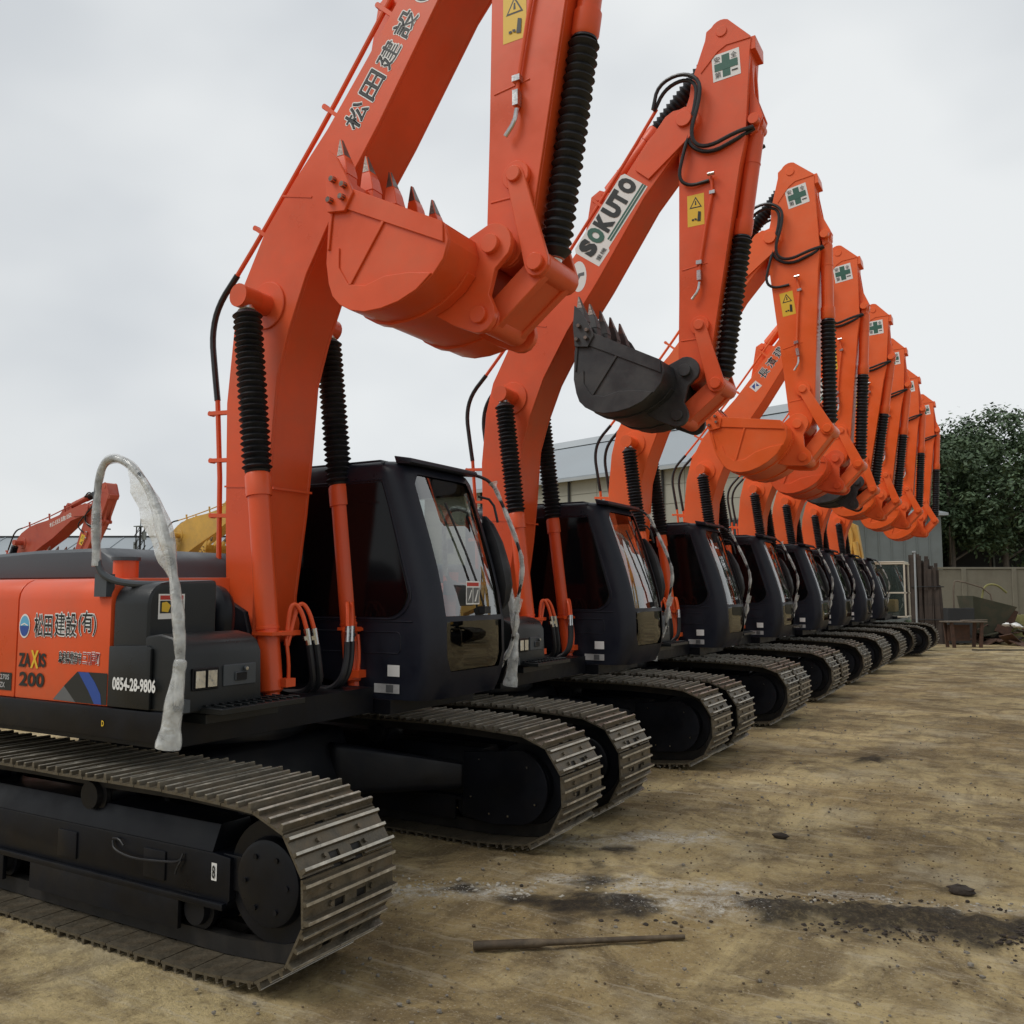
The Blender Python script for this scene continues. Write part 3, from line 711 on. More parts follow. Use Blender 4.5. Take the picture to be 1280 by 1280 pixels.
def stay_wrap():
    mb = MB()
    mb.tube(STAY[2:-1], .0175, 10, 3, lambda t: 1 + .22 * sin(t * 33) + .15 * sin(t * 71) + 1.2 * max(0, 1 - t * 22) + .9 * max(0, 1 - abs(t - .62) * 24))
    mb.box((1.60, 1.40, 1.63), (.05, .03, .10), rotM('Y', .3)); crinkle(mb, .004, 25)
    return mb.mesh('plastic_wrap', 'plastic_film')
def toolbox_mesh():
    mb = MB()
    mb.prism([(.985, 1.125), (.985, 1.50), (1.10, 1.515), (1.19, 1.50), (1.245, 1.47), (1.275, 1.41), (1.285, 1.125)], -1.352, -.83)
    return mb.mesh('tool_box', 'box_black', bev=.02, seg=3)
def tank_mesh():
    mb = MB(); mb.prism(yz_profile(1.78, -1.345, -.90), .715, 1.0, 'x'); return mb.mesh('fuel_tank', 'box_black', bev=.03, seg=3)
def lower_box():
    mb = MB(); mb.prism([(.73, 1.135), (.73, 1.445), (1.02, 1.455), (1.06, 1.44), (1.06, 1.135)], -1.372, -1.352); return mb.mesh('tool_box_door', 'box_black', bev=.008, seg=2)
def lamp_mesh():
    mb = MB(); mb.cur = 0
    mb.bx(1.262, 1.292, -1.30, -1.135, 1.235, 1.345); mb.cur = 1
    mb.bx(1.292, 1.300, -1.292, -1.225, 1.245, 1.335); mb.bx(1.292, 1.300, -1.215, -1.15, 1.245, 1.335)
    return mb.mesh('work_lamp', ['frame_black', 'lamp_lens'], bev=.004, seg=1)
def latch_mesh():
    mb = MB(); mb.cur = 0; mb.bx(1.262, 1.289, -1.10, -.88, 1.24, 1.35); mb.cur = 1; mb.bx(1.289, 1.299, -1.03, -.95, 1.265, 1.31); mb.cur = 2; mb.cyl((1.295, -.965, 1.325), (1.312, -.965, 1.325), .014, 10)
    return mb.mesh('latch', ['hood_grey', 'frame_black', 'bare_steel'], bev=.004, seg=1)
def step_mesh():
    mb = MB(); mb.bx(1.24, 1.44, -1.24, -.66, 1.12, 1.15)
    for i in range(22): mb.box((1.27 + (i % 2) * .1, -1.22 + i * .026, 1.155), (.08, .012, .012))
    mb.bx(1.05, 1.28, -1.2, -.7, 1.06, 1.11)
    return mb.mesh('step', 'box_black', bev=.003, seg=1)
def skirt_mesh():
    mb = MB(); mb.prism([(-2.2, .97), (1.10, .97), (1.17, 1.0), (1.21, 1.128), (-2.2, 1.128)], -1.365, -1.30); return mb.mesh('side_skirt', 'frame_black', bev=.012, seg=2)
def door_mesh(x0, x1, paint):
    mb = MB(); mb.prism(yz_profile(1.80), x0, x1, 'x'); return mb.mesh('side_door', paint, bev=.006, seg=2, smooth=40)
def hood_mesh():
    mb = MB()
    mb.prism([(-2.0, 1.79), (-1.85, 1.95), (-.55, 1.99), (.10, 1.99), (.22, 1.93), (.30, 1.79)], -1.0, .25)
    return mb.mesh('engine_hood', 'hood_grey', bev=.05, seg=3)
def hood_bits():
    mb = MB(); mb.cur = 0; mb.cyl((.50, -1.12, 1.78), (.50, -1.12, 1.90), .068, 20); mb.cur = 1; mb.cyl((.50, -1.12, 1.90), (.50, -1.12, 1.92), .078, 20)
    return mb.mesh('exhaust_cap', ['orange_paint', 'hood_grey'])
def rear_mesh(paint):
    mb = MB()
    pl = [(-2.21, -1.34)] + [(-2.2 - .72 * cos(radians(a)), 1.32 * sin(radians(a))) for a in range(-75, 76, 15)] + [(-2.21, 1.34)]
    mb.prism(pl, 1.0, 1.86, 'z'); return mb.mesh('counterweight', paint, bev=.06, seg=3)
def left_body(paint):
    mb = MB(); mb.bx(-2.2, -.36, .30, 1.34, 1.03, 1.80); return mb.mesh('radiator_door', paint, bev=.04, seg=2)
def base_hoses(paint, s):
    """s=-1 right, +1 left: rigid orange pipes curving out of the barrel, silver crimp, black hose falling into the frame"""
    mb = MB(); y0 = s * .385; q = -s
    for k in range(2):
        y = y0 + q * (.10 + k * .055); x = .93 + .01 * k
        mb.cur = 0
        mb.tube([(x + .02, y0 + q * .07, 1.40), (x + .02, y - q * .01, 1.62 + .01 * k), (x + .04, y + q * .02, 1.66), (x + .07, y + q * .05, 1.60), (x + .09, y + q * .07, 1.50)], .014, 8, 2)
        mb.cur = 1; mb.cyl((x + .09, y + q * .07, 1.50), (x + .10, y + q * .085, 1.395), .019, 10)
        mb.cyl((x + .088, y + q * .067, 1.455), (x + .091, y + q * .072, 1.43), .023, 6)
        mb.cur = 2
        mb.tube([(x + .10, y + q * .085, 1.40), (x + .11, y + q * .10, 1.28), (x + .10, y + q * .13, 1.16), (x, y + q * .14, 1.09), (x - .2, y + q * .10, 1.09)], .021, 8, 2)
    mb.cur = 0
    mb.box((.955, y0 + q * .09, 1.475), (.035, .16, .03))
    mb.box((.90, y0 - .0, 1.475), (.17, .165, .02))
    mb.tube([(.97, y0 + q * .05, 1.44), (.99, y0 + q * .055, 1.3), (.985, y0 + q * .06, 1.20)], .011, 6, 1); mb.box((.98, y0 + q * .05, 1.18), (.07, .08, .05))
    return mb.mesh('hose_set', [paint, 'bare_steel', 'rubber'])
def cross_label():
    w, h = .25, .25
    P = [(0, [(0, 0), (w, 0), (w, h), (0, h)]), (1, [(.09, .02), (.16, .02), (.16, .23), (.09, .23)]), (1, [(.02, .09), (.23, .09), (.23, .16), (.02, .16)])]
    mb = flatpoly(P); return mb.mesh('safety_label', ['white_print', 'green_print'], smooth=0)
def warn_label():
    P = [(0, [(0, 0), (.155, 0), (.155, .29), (0, .29)]), (1, [(.02, .165), (.135, .165), (.0775, .27)]), (0, [(.036, .175), (.119, .175), (.0775, .25)]),
         (1, [(.07, .19), (.085, .19), (.082, .23), (.073, .23)]), (1, [(.09, .04), (.12, .035), (.125, .12), (.10, .13)]), (1, [(.04, .05), (.06, .05), (.06, .065), (.04, .065)]), (1, [(.065, .055), (.085, .05), (.085, .066), (.065, .07)])]
    return flatpoly(P, .0008).mesh('warning_label', ['yellow_print', 'black_print'], smooth=0)
def tank_label():
    P = [(0, [(0, 0), (.165, 0), (.165, .13), (0, .13)]), (1, [(.01, .10), (.155, .10), (.155, .122), (.01, .122)]), (2, [(.01, .03), (.155, .03), (.155, .095), (.01, .095)]), (3, [(.02, .04), (.06, .035), (.075, .07), (.05, .09), (.02, .085)])]
    return flatpoly(P, .0008).mesh('warning_label', ['white_print', 'red_print', 'black_print', 'yellow_print'], smooth=0)

def make_excavator(label, X0, Y0, paint='orange_paint', bpaint=None, db=0, da=0, dk=0, rz=0, boomtext=None, indiv=True, group='orange excavators parked in a row',
                   rail=True, wrap=True, arm_cross=True, near=False, cab=True, details=True, gauge=1.12):
    root = thing('excavator', label, 'excavator', (X0, Y0, 0), rz, group)
    bp = bpaint or paint
    # ---- undercarriage
    ob('undercarriage', cached('carbody', carbody_mesh), root)
    f1 = make_track(root, -gauge, indiv, -1); f2 = make_track(root, gauge, indiv, 1)
    # ---- upper structure
    ob('revolving_frame', cached('deck', deck_mesh), root)
    d0 = ob('side_door', cached(('door0', paint), lambda: door_mesh(-.12, .705, paint)), root)
    ob('side_door', cached(('door1', paint), lambda: door_mesh(-1.15, -.132, paint)), root)
    ob('side_door', cached(('door2', paint), lambda: door_mesh(-2.2, -1.162, paint)), root)
    ob('engine_hood', cached('hood', hood_mesh), root)
    ob('exhaust_cap', cached('exh', hood_bits), root)
    ob('counterweight', cached(('cw', paint), lambda: rear_mesh(paint)), root)
    ob('radiator_door', cached(('lb', paint), lambda: left_body(paint)), root)
    tk = ob('fuel_tank', cached('tank', tank_mesh), root)
    tb = ob('tool_box', cached('toolbox', toolbox_mesh), root)
    ob('tool_box_door', cached('lbox', lower_box), tb); ob('work_lamp', cached('lamp', lamp_mesh), tb); ob('latch', cached('latch', latch_mesh), tb)
    ob('step', cached('step', step_mesh), root); ob('side_skirt', cached('skirt', skirt_mesh), root)
    if rail:
        rl = ob('handrail', cached('rail', rail_mesh), root)
        if wrap: ob('plastic_wrap', cached('wrap', wrap_mesh), rl)
    # ---- cab
    if cab:
        sh, gu, gl, gs = cached('cab', cab_meshes)
        c = ob('cab', sh, root)
        ob('windshield', gu, c); ob('lower_windshield', gl, c); ob('door_window', gs, c); ob('side_window', cached('swin', side_window), c)
        ob('sun_visor', cached('visor', cab_trim), c); ob('trim_line', cached('ctrim', cab_panel_lines), c); ob('wiper', cached('wiper', wiper_mesh), c)
        ob('operator_seat', cached('seat', seat_mesh), c); ob('control_console', cached('console', console_mesh), c); ob('rear_mirror', cached('mirror', mirror_mesh), c)
        sy = ob('mirror_stay', cached('stay', stay_mesh), c); sy_w = cached('staywrap', stay_wrap)
        if wrap: ob('plastic_wrap', sy_w, root) if False else ob('plastic_wrap', sy_w, rl if rail else root)
        ob('sticker', cached('st1', lambda: flatpoly([(0, [(0, 0), (.10, 0), (.10, .075), (0, .075)])]).mesh('sticker', 'white_print', smooth=0)), c, (1.20, .366, 1.17))
        ob('sticker', cached('st2', lambda: flatpoly([(0, [(0, 0), (.21, 0), (.21, .06), (0, .06)]), (1, [(.10, .005), (.16, .005), (.16, .055), (.10, .055)])]).mesh('sticker', ['sticker_grey', 'grey_print'], smooth=0)), c, (1.09, .366, 1.06))
        if near:
            w = ob('windshield_sticker', cached('st3', lambda: flatpoly([(0, [(0, 0), (.17, 0), (.17, .16), (0, .16)]), (1, [(.01, .125), (.16, .125), (.16, .15), (.01, .15)]), (2, [(.01, .01), (.08, .01), (.08, .115), (.01, .115)]), (2, [(.09, .01), (.16, .01), (.16, .115), (.09, .115)]), (0, [(.02, .02), (.05, .05), (.07, .10), (.06, .10)]), (0, [(.10, .02), (.12, .02), (.15, .10), (.14, .10)])], .0008).mesh('sticker', ['white_print', 'red_print', 'grey_print'], smooth=0)), c, (1.585, .72, 1.64))
            w.rotation_euler = (0, 0, radians(90))
    # ---- boom
    bm_ = ob('boom', cached(('boom', bp), lambda: boom_mesh(bp)), root, (FP[0], 0, FP[1]), db)
    ob('hydraulic_pipe', cached(('bpipes', bp), lambda: boom_pipes(bp)), bm_)
    ob('weld_seam', cached(('bweld', bp), lambda: weld_mesh(bp)), bm_)
    ob('hydraulic_hose', cached('bhose', boom_hoses), bm_)
    B = lambda p: rot(p, db, FP)
    T = B(TP); aa = db + da
    Af = lambda p: (T[0] + rot((p[0] - TP[0], p[1] - TP[1]), aa)[0], T[1] + rot((p[0] - TP[0], p[1] - TP[1]), aa)[1])
    arm = ob('arm', cached(('arm', bp), lambda: arm_mesh(bp)), root, (T[0], 0, T[1]), aa)
    ob('grease_fitting', cached(('afit', bp), lambda: arm_fittings(bp)), arm)
    K = Af(KP); ka = aa + dk
    Kf = lambda p: (K[0] + rot((p[0] - KP[0], p[1] - KP[1]), ka)[0], K[1] + rot((p[0] - KP[0], p[1] - KP[1]), ka)[1])
    bpnt = bp
    return_d = dict(root=root, boom=bm_, arm=arm, door=d0, tank=tk, toolbox=tb, B=B, A=Af, K=Kf)
    bucket_paint = boomtext.get('bucket', bp) if boomtext else bp
    bk = ob('bucket', cached(('bucket', bucket_paint), lambda: bucket_mesh(bucket_paint)), root, (K[0], 0, K[1]), ka)
    tm = cached(('tooth', bucket_paint), lambda: tooth_mesh().mesh('tooth', [bucket_paint, 'worn_steel'], bev=.004, seg=1, off=(KP[0], 0, KP[1])))
    for y in (-.47, -.235, 0, .235, .47): ob('bucket_tooth', tm, bk, (0, y, 0))
    for s in (-1, 1): ob('side_cutter', cached(('cut', s, bucket_paint), lambda: side_cutter(bucket_paint, s)), bk)
    # ---- linkage (four-bar)
    G = Af(GP); Q = Kf(QP); near_r = Af(RP0)
    lg = hypot(GP[0] - RP0[0], GP[1] - RP0[1]); lq = hypot(QP[0] - RP0[0], QP[1] - RP0[1])
    R = circ_int(G, lg, Q, lq, near_r)
    def bar(a, b, y, w0, w1, t):
        d = Vector((b[0] - a[0], b[1] - a[1])).normalized(); an = math.degrees(atan2(d.y, d.x))
        return arc(a, w0, an + 90, an + 270, 6) + arc(b, w1, an - 90, an + 90, 6)
    mb = MB()
    for s in (-1, 1):
        mb.prism(bar(G, R, 0, .055, .075, 0), s * .165, s * .195)
        mb.cyl((G[0], s * .16, G[1]), (G[0], s * .215, G[1]), .045, 14); mb.cyl((R[0], s * .16, R[1]), (R[0], s * .225, R[1]), .05, 14)
    mb.cyl((R[0], -.2, R[1]), (R[0], .2, R[1]), .045, 14)
    ob('side_link', mb.mesh('side_link', bp, bev=.004, seg=1, off=(G[0], 0, G[1])), root, (G[0], 0, G[1]))
    mb = MB()
    for s in (-1, 1): mb.prism(bar(R, Q, 0, .075, .075, 0), s * .10, s * .158)
    mid = ((R[0] + Q[0]) / 2, (R[1] + Q[1]) / 2); mb.box((mid[0], 0, mid[1]), (hypot(Q[0] - R[0], Q[1] - R[1]) * .96, .205, .12), rotM('Y', -atan2(Q[1] - R[1], Q[0] - R[0])))
    mb.cyl((R[0], -.17, R[1]), (R[0], .17, R[1]), .078, 18); mb.cyl((Q[0], -.17, Q[1]), (Q[0], .17, Q[1]), .078, 18)
    ob('bucket_link', mb.mesh('bucket_link', bp, bev=.006, seg=1, off=(R[0], 0, R[1])), root, (R[0], 0, R[1]))
    # ---- cylinders
    def cylinder(name, p0, p1, y, r, bl, nf, rb):
        me, e, b, d = cyl_mesh(p0, p1, y, r, bl, bp)
        o = ob(name, me, root, (p0[0], y, p0[1]))
        bt = boot_mesh(e, b, rb, nf, None)
        ob('rubber_boot', bt.mesh('rubber_boot', ['rubber', 'bare_steel', bp], off=(p0[0], y, p0[1])), o)
        return o
    for s in (-1, 1):
        cy = cylinder('boom_cylinder', B0, B(B1), s * .385, .069, 1.45, 27, .080)
        if details: ob('hose_set', cached(('hset', s, bp), lambda: base_hoses(bp, s)), root)
    cylinder('arm_cylinder', B(A0), Af(A1), 0, .075, .80, 18, .075)
    cylinder('bucket_cylinder', Af(C0), R, 0, .070, 1.0, 25, .078)
    # ---- print
    if arm_cross:
        cl = ob('safety_label', cached('cross', cross_label), arm, (2.655 - TP[0], -.1505, 6.285 - TP[1])); cl.rotation_euler = (0, radians(-3), 0)
        place_text('安', .055, .055, ('black_print',), cl, (.02, -.004, .172)); place_text('全', .055, .055, ('black_print',), cl, (.172, -.004, .172))
        place_text('第', .055, .055, ('black_print',), cl, (.02, -.004, .025)); place_text('一', .055, .012, ('black_print',), cl, (.172, -.004, .05))
    ob('warning_label', cached('warn', warn_label), arm, (2.392 - TP[0], -.1505, 4.995 - TP[1]))
    return return_d

def boom_pt(x, z, y=-.2005): return (x - FP[0], y, z - FP[1])
BA = atan2(5.29 - 4.60, 1.885 - 1.345)     # slope of the boom's front edge

X0 = -4.88
WO = ('black_print', 'white_print')
# 1 ---- nearest
m = make_excavator('nearest orange excavator, its lettered side panel and closest track filling the left foreground', X0, 4.34, near=True, gauge=1.19, boomtext={'bucket': 'orange_paint'})
m1 = m
for c_ in m['arm'].children:
    if c_.name.startswith('warning_label'): c_.location.z -= .10
ba = BA
def boom_chars(m, chars, start, step, size, ang, mats=WO, bold=.02, outline=.05):
    for k, ch in enumerate(chars):
        x = start[0] + step * k * cos(ang); z = start[1] + step * k * sin(ang)
        place_text(ch, size[0], size[1], mats, m['boom'], boom_pt(x, z), ang, bold, outline, name='lettering')
boom_chars(m, '松田建設', (1.345, 4.63), .206, (.165, .15), BA, ('black_print', 'white_print'), .025, .05)
place_text('(', .045, .15, WO, m['boom'], boom_pt(1.345 + .85 * cos(BA), 4.63 + .85 * sin(BA)), BA)
dY = -1.3525
def on_door(o): return o
place_text('松田', .165, .125, WO, m['door'], (.04, dY, 1.478), .0, .02, .06)
place_text('建設', .195, .128, WO, m['door'], (.228, dY, 1.484), .0, .02, .06)
place_text('(有)', .15, .128, WO, m['door'], (.44, dY, 1.494), .0, .02, .06)
place_text('ZA', .115, .078, ('black_print',), m['door'], (-.095, dY, 1.304), 0, .035)
place_text('IS', .068, .078, ('black_print',), m['door'], (.095, dY, 1.308), 0, .035)
place_text('X', .075, .10, ('yellow_print',), m['door'], (.02, dY, 1.300), 0, .035)
place_text('200', .235, .08, ('black_print',), m['door'], (-.08, dY, 1.197), 0, .03)
place_text('島根県雲南市', .20, .065, WO, m['door'], (.277, dY, 1.338), 0, .02, .06)
place_text('三刀屋町', .145, .065, ('red_print', 'white_print'), m['door'], (.487, dY, 1.340), 0, .02, .06)
lg = flatpoly([(0, circle(0, 0, .068, sx=.75)), (1, [p for p in circle(0, 0, .058, sx=.75) if p[1] >= -.001]), (2, [p for p in circle(0, 0, .058, sx=.75) if p[1] <= .001]), (0, [(-.03, .008), (.0, .018), (.035, .006), (.035, .0), (0, .01), (-.03, .0)])], .0008)
ob('logo', lg.mesh('logo', ['white_print', 'light_blue_print', 'blue_print'], smooth=0), m['door'], (-.055, dY + .001, 1.533))
st = flatpoly([(0, [(.24, 1.14), (.335, 1.218), (.44, 1.136)]), (1, [(.335, 1.218), (.448, 1.299), (.70, 1.300), (.70, 1.136), (.44, 1.136)]), (2, [(.455, 1.298), (.545, 1.298), (.60, 1.25), (.65, 1.19), (.66, 1.137), (.60, 1.137), (.55, 1.20)])], .0008)
ob('stripe_decal', st.mesh('stripe_decal', ['grey_print', 'black_print', 'blue_print'], smooth=0), m['door'], (0, dY + .001, 0))
place_text('0854-28-9806', .335, .068, ('white_print',), m['toolbox'], (.775, -1.3735, 1.222), 0, .03)
tl = ob('warning_label', cached('tlab', tank_label), m['tank'], (1.0015, -1.29, 1.585)); tl.rotation_euler = (0, 0, radians(90))
pl = flatpoly([(0, [(-.27, 1.165), (-.155, 1.165), (-.155, 1.265), (-.27, 1.265)])], .0008)
ob('sticker', pl.mesh('sticker', 'black_print', smooth=0), m['root'], (0, dY, 0))
place_text('270S', .09, .03, ('sticker_grey',), m['root'], (-.265, dY - .001, 1.225)); place_text('ZX', .05, .03, ('sticker_grey',), m['root'], (-.265, dY - .001, 1.18))
place_text('D', .02, .03, ('yellow_print',), m['root'], (.69, -1.367, 1.03), 0, .03)
tg = flatpoly([(0, [(1.40, .375), (1.435, .375), (1.435, .455), (1.40, .455)])], .0008)
ob('sticker', tg.mesh('sticker', 'white_print', smooth=0), m['root'], (.10, -1.332, 0))
place_text('8', .02, .06, ('black_print',), m['root'], (1.507, -1.3345, .385))
mb = MB(); mb.tube([(.78, -1.34, .46), (.80, -1.35, .42), (.95, -1.355, .40), (1.15, -1.355, .415), (1.30, -1.35, .43), (1.31, -1.34, .47)], .0055, 6, 2); mb.tube([(.78, -1.34, .47), (.84, -1.35, .48), (.88, -1.35, .45)], .005, 6, 1); mb.tube([(1.31, -1.35, .44), (1.28, -1.35, .40), (1.27, -1.35, .37)], .005, 6, 1)
ob('cable', mb.mesh('cable', 'rubber'), m['root'])

bs = flatpoly([(0, [(0, 0), (.055, 0), (.055, .055), (0, .055)]), (1, [(.015, .03), (.028, .012), (.042, .03), (.028, .022)])], .0008)
ob('sticker', bs.mesh('sticker', ['blue_print', 'white_print'], smooth=0), m['root'], (1.26, .925, .42)).rotation_euler = (0, 0, radians(43.6))

# 2 ---- dark bucket
m = make_excavator('second excavator of the row, with dark grey bucket and white oval boom emblem', X0, 7.60, boomtext={'bucket': 'bucket_grey'})
def sokuto(m):
    back = flatpoly([(0, [(-.03, -.11), (.14, -.115), (.16, -.09), (.80, -.09), (.80, .195), (.77, .222), (-.01, .222), (-.04, .19)]), (1, [(.22, -.045), (.80, -.045), (.80, -.025), (.22, -.025)]), (1, [(.22, -.075), (.80, -.075), (.80, -.053), (.22, -.053)])], .0008)
    bo = ob('lettering_panel', cached('sokback', lambda: back.mesh('panel', ['white_print', 'green_print'], smooth=0)), m['boom'], boom_pt(1.47, 4.87)); bo.rotation_euler = (0, -BA, 0)
    for k, (ch, x) in enumerate(zip('SOKUTO', (0, .132, .268, .405, .53, .655))):
        place_text(ch, .125 if ch != 'T' else .112, .205, (('green_print',) if k == 1 else ('black_print',)), m['boom'], boom_pt(1.47 + x * cos(BA) - 0 * sin(BA), 4.87 + x * sin(BA), -.2035), BA, .075)
    place_text('重機', .13, .05, ('black_print',), m['boom'], boom_pt(1.47 + .01 * cos(BA) + .085 * sin(BA), 4.87 + .01 * sin(BA) - .085 * cos(BA), -.2035), BA, .02)
    em = flatpoly([(0, circle(0, 0, .15, sx=.55)), (1, [(-.05, -.06), (-.03, -.08), (.02, .0), (.06, .0), (.06, .035), (-.0, .03)])], .0008)
    e = ob('emblem', cached('sokem', lambda: em.mesh('emblem', ['white_print', 'grey_print'], smooth=0)), m['boom'], boom_pt(1.325, 4.72)); e.rotation_euler = (0, 0, 0)
sokuto(m); m2 = m
# 3 ----
m = make_excavator('third orange excavator of the row, its orange bucket hanging just right of the dark bucket', X0, 10.70, da=radians(-7), dk=radians(-12), bpaint='orange_paint_bright', boomtext={'bucket': 'orange_paint_bright'})
boom_chars(m, '松田建設', (1.345, 4.63), .206, (.165, .15), BA)
m3 = m
# 4 ----
m = make_excavator('fourth orange excavator of the row, small blue emblem and black characters on its boom', X0, 13.65, da=radians(-4.5), dk=radians(-9), bpaint='orange_paint_bright', boomtext={'bucket': 'orange_paint'})
boom_chars(m, '長濱建設(有)', (1.56, 4.98), .185, (.145, .135), BA, WO)
em = flatpoly([(0, [(0, -.09), (.10, 0), (0, .09), (-.10, 0)]), (1, [(-.06, 0), (-.01, .05), (-.01, -.05)]), (1, [(.01, .05), (.06, 0), (.01, -.0)])], .0008)
ob('emblem', em.mesh('emblem', ['white_print', 'blue_print'], smooth=0), m['boom'], boom_pt(1.42, 4.88))
m4 = m
# 5 ----
m = make_excavator('fifth excavator of the row, with a dark bucket under its orange arm', X0, 16.7, indiv=False, bpaint='orange_paint_bright', boomtext={'bucket': 'bucket_grey'})
sokuto(m); m5 = m
m6 = make_excavator('sixth orange excavator of the row, between the dark-bucketed one and the last two', X0, 19.2, da=radians(-1.5), dk=radians(-4), indiv=False, bpaint='orange_paint_bright')
m7 = make_excavator('seventh orange excavator of the row, second from the far end by the trees', X0, 22.1, da=radians(-4), dk=radians(-9), indiv=False, bpaint='orange_paint_bright')
m8 = make_excavator('farthest orange excavator of the row, its arm nearest the green trees', X0, 25.0, db=radians(1), da=radians(-5), dk=radians(-14), indiv=False, bpaint='orange_paint_bright')
#MORE
# ================================================================== machines behind the row
def bare_excavator(label, loc, paint, db, da, scale=1.0, text=None, rz=0, thick=0):
    m = make_excavator(label, loc[0], loc[1], paint=paint, bpaint=paint, db=db, da=da, dk=.3, indiv=False, group=None, rail=False, arm_cross=False, boomtext={'bucket': paint}, details=False, rz=rz)
    if thick: m['boom'].data = boom_mesh(paint, thick)
    m['root'].scale = (scale,) * 3
    if text: place_text(text, 1.0, .13, ('white_print',), m['boom'], boom_pt(1.36, 4.66), BA, .02)
    return m
bare_excavator('weathered red excavator standing behind the row at the left edge, boom half lowered', (-26.07, 14.7), 'faded_red_paint', radians(36.7), radians(-14), 1.0, '松田建設', thick=.28)
bare_excavator('yellow excavator behind the row, its arched boom seen left of the nearest orange boom', (-25.4, 19.2), 'yellow_paint', radians(38), radians(-10), 1.15, thick=.38)

bare_excavator('yellow excavator across the yard, outside the picture, mirrored in the first windshield', (7.9, 17.2), 'yellow_paint', radians(36), radians(-12), 1.25, rz=pi * .97)

def cab_frame_mesh():
    mb = MB(); x0, x1, y0, y1, z0, z1 = -.2, 1.5, .37, 1.33, 1.0, 2.56; w = .045
    for x in (x0, x1 - .02):
        for y in (y0, y1): mb.box((x, y, (z0 + z1) / 2), (w, w, z1 - z0))
    for y in (y0, y1):
        for z in (z0, z1, 1.7): mb.box(((x0 + x1) / 2, y, z), (x1 - x0 + w, w, w))
    for x in (x0, x1 - .02):
        for z in (z0, z1): mb.box((x, (y0 + y1) / 2, z), (w * .99, y1 - y0, w * .99))
    return mb.mesh('cab_frame', 'cream_plastic', bev=.006, seg=1)
t = thing('excavator', 'old yellow excavator with a cream framed glass cab at the far end of the row', 'excavator', (-4.55, 27.9, 0))
ob('undercarriage', CACHE['carbody'], t)
make_track(t, -1.19, False, -1); make_track(t, 1.19, False, 1)
ob('revolving_frame', CACHE['deck'], t)
mb = MB(); mb.bx(-2.2, .4, -1.34, .30, 1.12, 1.9); mb.bx(-2.2, -.3, .31, 1.34, 1.03, 1.8); mb.bx(.41, 1.1, -1.34, -.5, 1.12, 1.5); ob('body', mb.mesh('body', 'yellow_paint', bev=.04, seg=2), t)
cf = ob('cab_frame', cab_frame_mesh(), t)
mb = MB(); mb.bx(1.475, 1.482, .40, 1.30, 1.03, 2.53); ob('windshield', mb.mesh('windshield', 'windshield_glass', smooth=0), cf)
mb = MB(); mb.bx(-.18, 1.46, .366, .372, 1.03, 2.53); ob('side_window', mb.mesh('side_window', 'windshield_glass', smooth=0), cf)
mb = MB(); mb.bx(-.24, 1.50, .34, 1.36, 2.585, 2.63); mb.bx(-.22, -.17, .36, 1.34, 1.0, 2.2); ob('roof', mb.mesh('roof', 'cream_plastic', bev=.02, seg=2), cf)
ob('operator_seat', CACHE['seat'], cf)
mb = MB(); mb.prism([(.1, 1.5), (.5, 1.5), (.42, 2.8), (.30, 3.7), (-.1, 3.9), (-.15, 3.6), (.02, 2.7)], -.22, .1); mb.cyl((.5, -.3, 1.2), (.25, -.3, 3.2), .08, 12); mb.tube([(-.1, -.1, 3.7), (.0, -.3, 3.9), (.2, -.3, 3.4), (.1, -.28, 2.6)], .04, 8, 2)
ob('boom_foot', mb.mesh('boom_foot', 'yellow_paint', bev=.01, seg=1), t)

# ================================================================== ground
def seg_d(p, a, b):
    ax, ay = a; bx_, by = b; px, py = p; dx, dy = bx_ - ax, by - ay
    t = max(0, min(1, ((px - ax) * dx + (py - ay) * dy) / (dx * dx + dy * dy))); return hypot(px - ax - t * dx, py - ay - t * dy), t
def axis(lo, hi, a, b, fine, grow=1.13):
    out = []; x = a
    while x <= b: out.append(x); x += fine
    s = fine; x = out[-1]
    while x < hi: s *= grow; x += s; out.append(min(x, hi))
    s = fine; x = a; pre = []
    while x > lo: s *= grow; x -= s; pre.append(max(x, lo))
    return pre[::-1] + out
xs = axis(-400, 400, -5.2, 1.6, .034); ys = axis(-400, 500, 1.6, 9.5, .034)
dark_l = [((-2.42, 4.42), (-1.95, 4.62), .20), ((-2.45, 5.35), (-2.15, 4.5), .13), ((-1.20, 4.98), (-.72, 5.12), .27), ((-.85, 5.14), (-.30, 5.22), .25), ((-.50, 5.2), (.5, 5.5), .24), ((-.41, 5.83), (-.36, 5.86), .09), ((-3.05, 4.35), (-2.9, 4.5), .10), ((-2.75, 5.5), (-2.4, 5.7), .07), ((-1.55, 9.7), (-1.45, 10.1), .18)]
pale_l = [((-3.2, 4.25), (-2.6, 4.66), .18), ((-2.6, 4.85), (-1.5, 5.25), .18), ((-1.5, 5.3), (-.6, 5.55), .10), ((-.7, 5.38), (.8, 6.0), .10), ((-2.0, 4.75), (-1.4, 4.95), .22), ((-2.9, 5.6), (-2.0, 6.3), .18)]
ridge = ((-3.4, 4.1), (1.6, 6.2))
V = []; st = []; pa = []
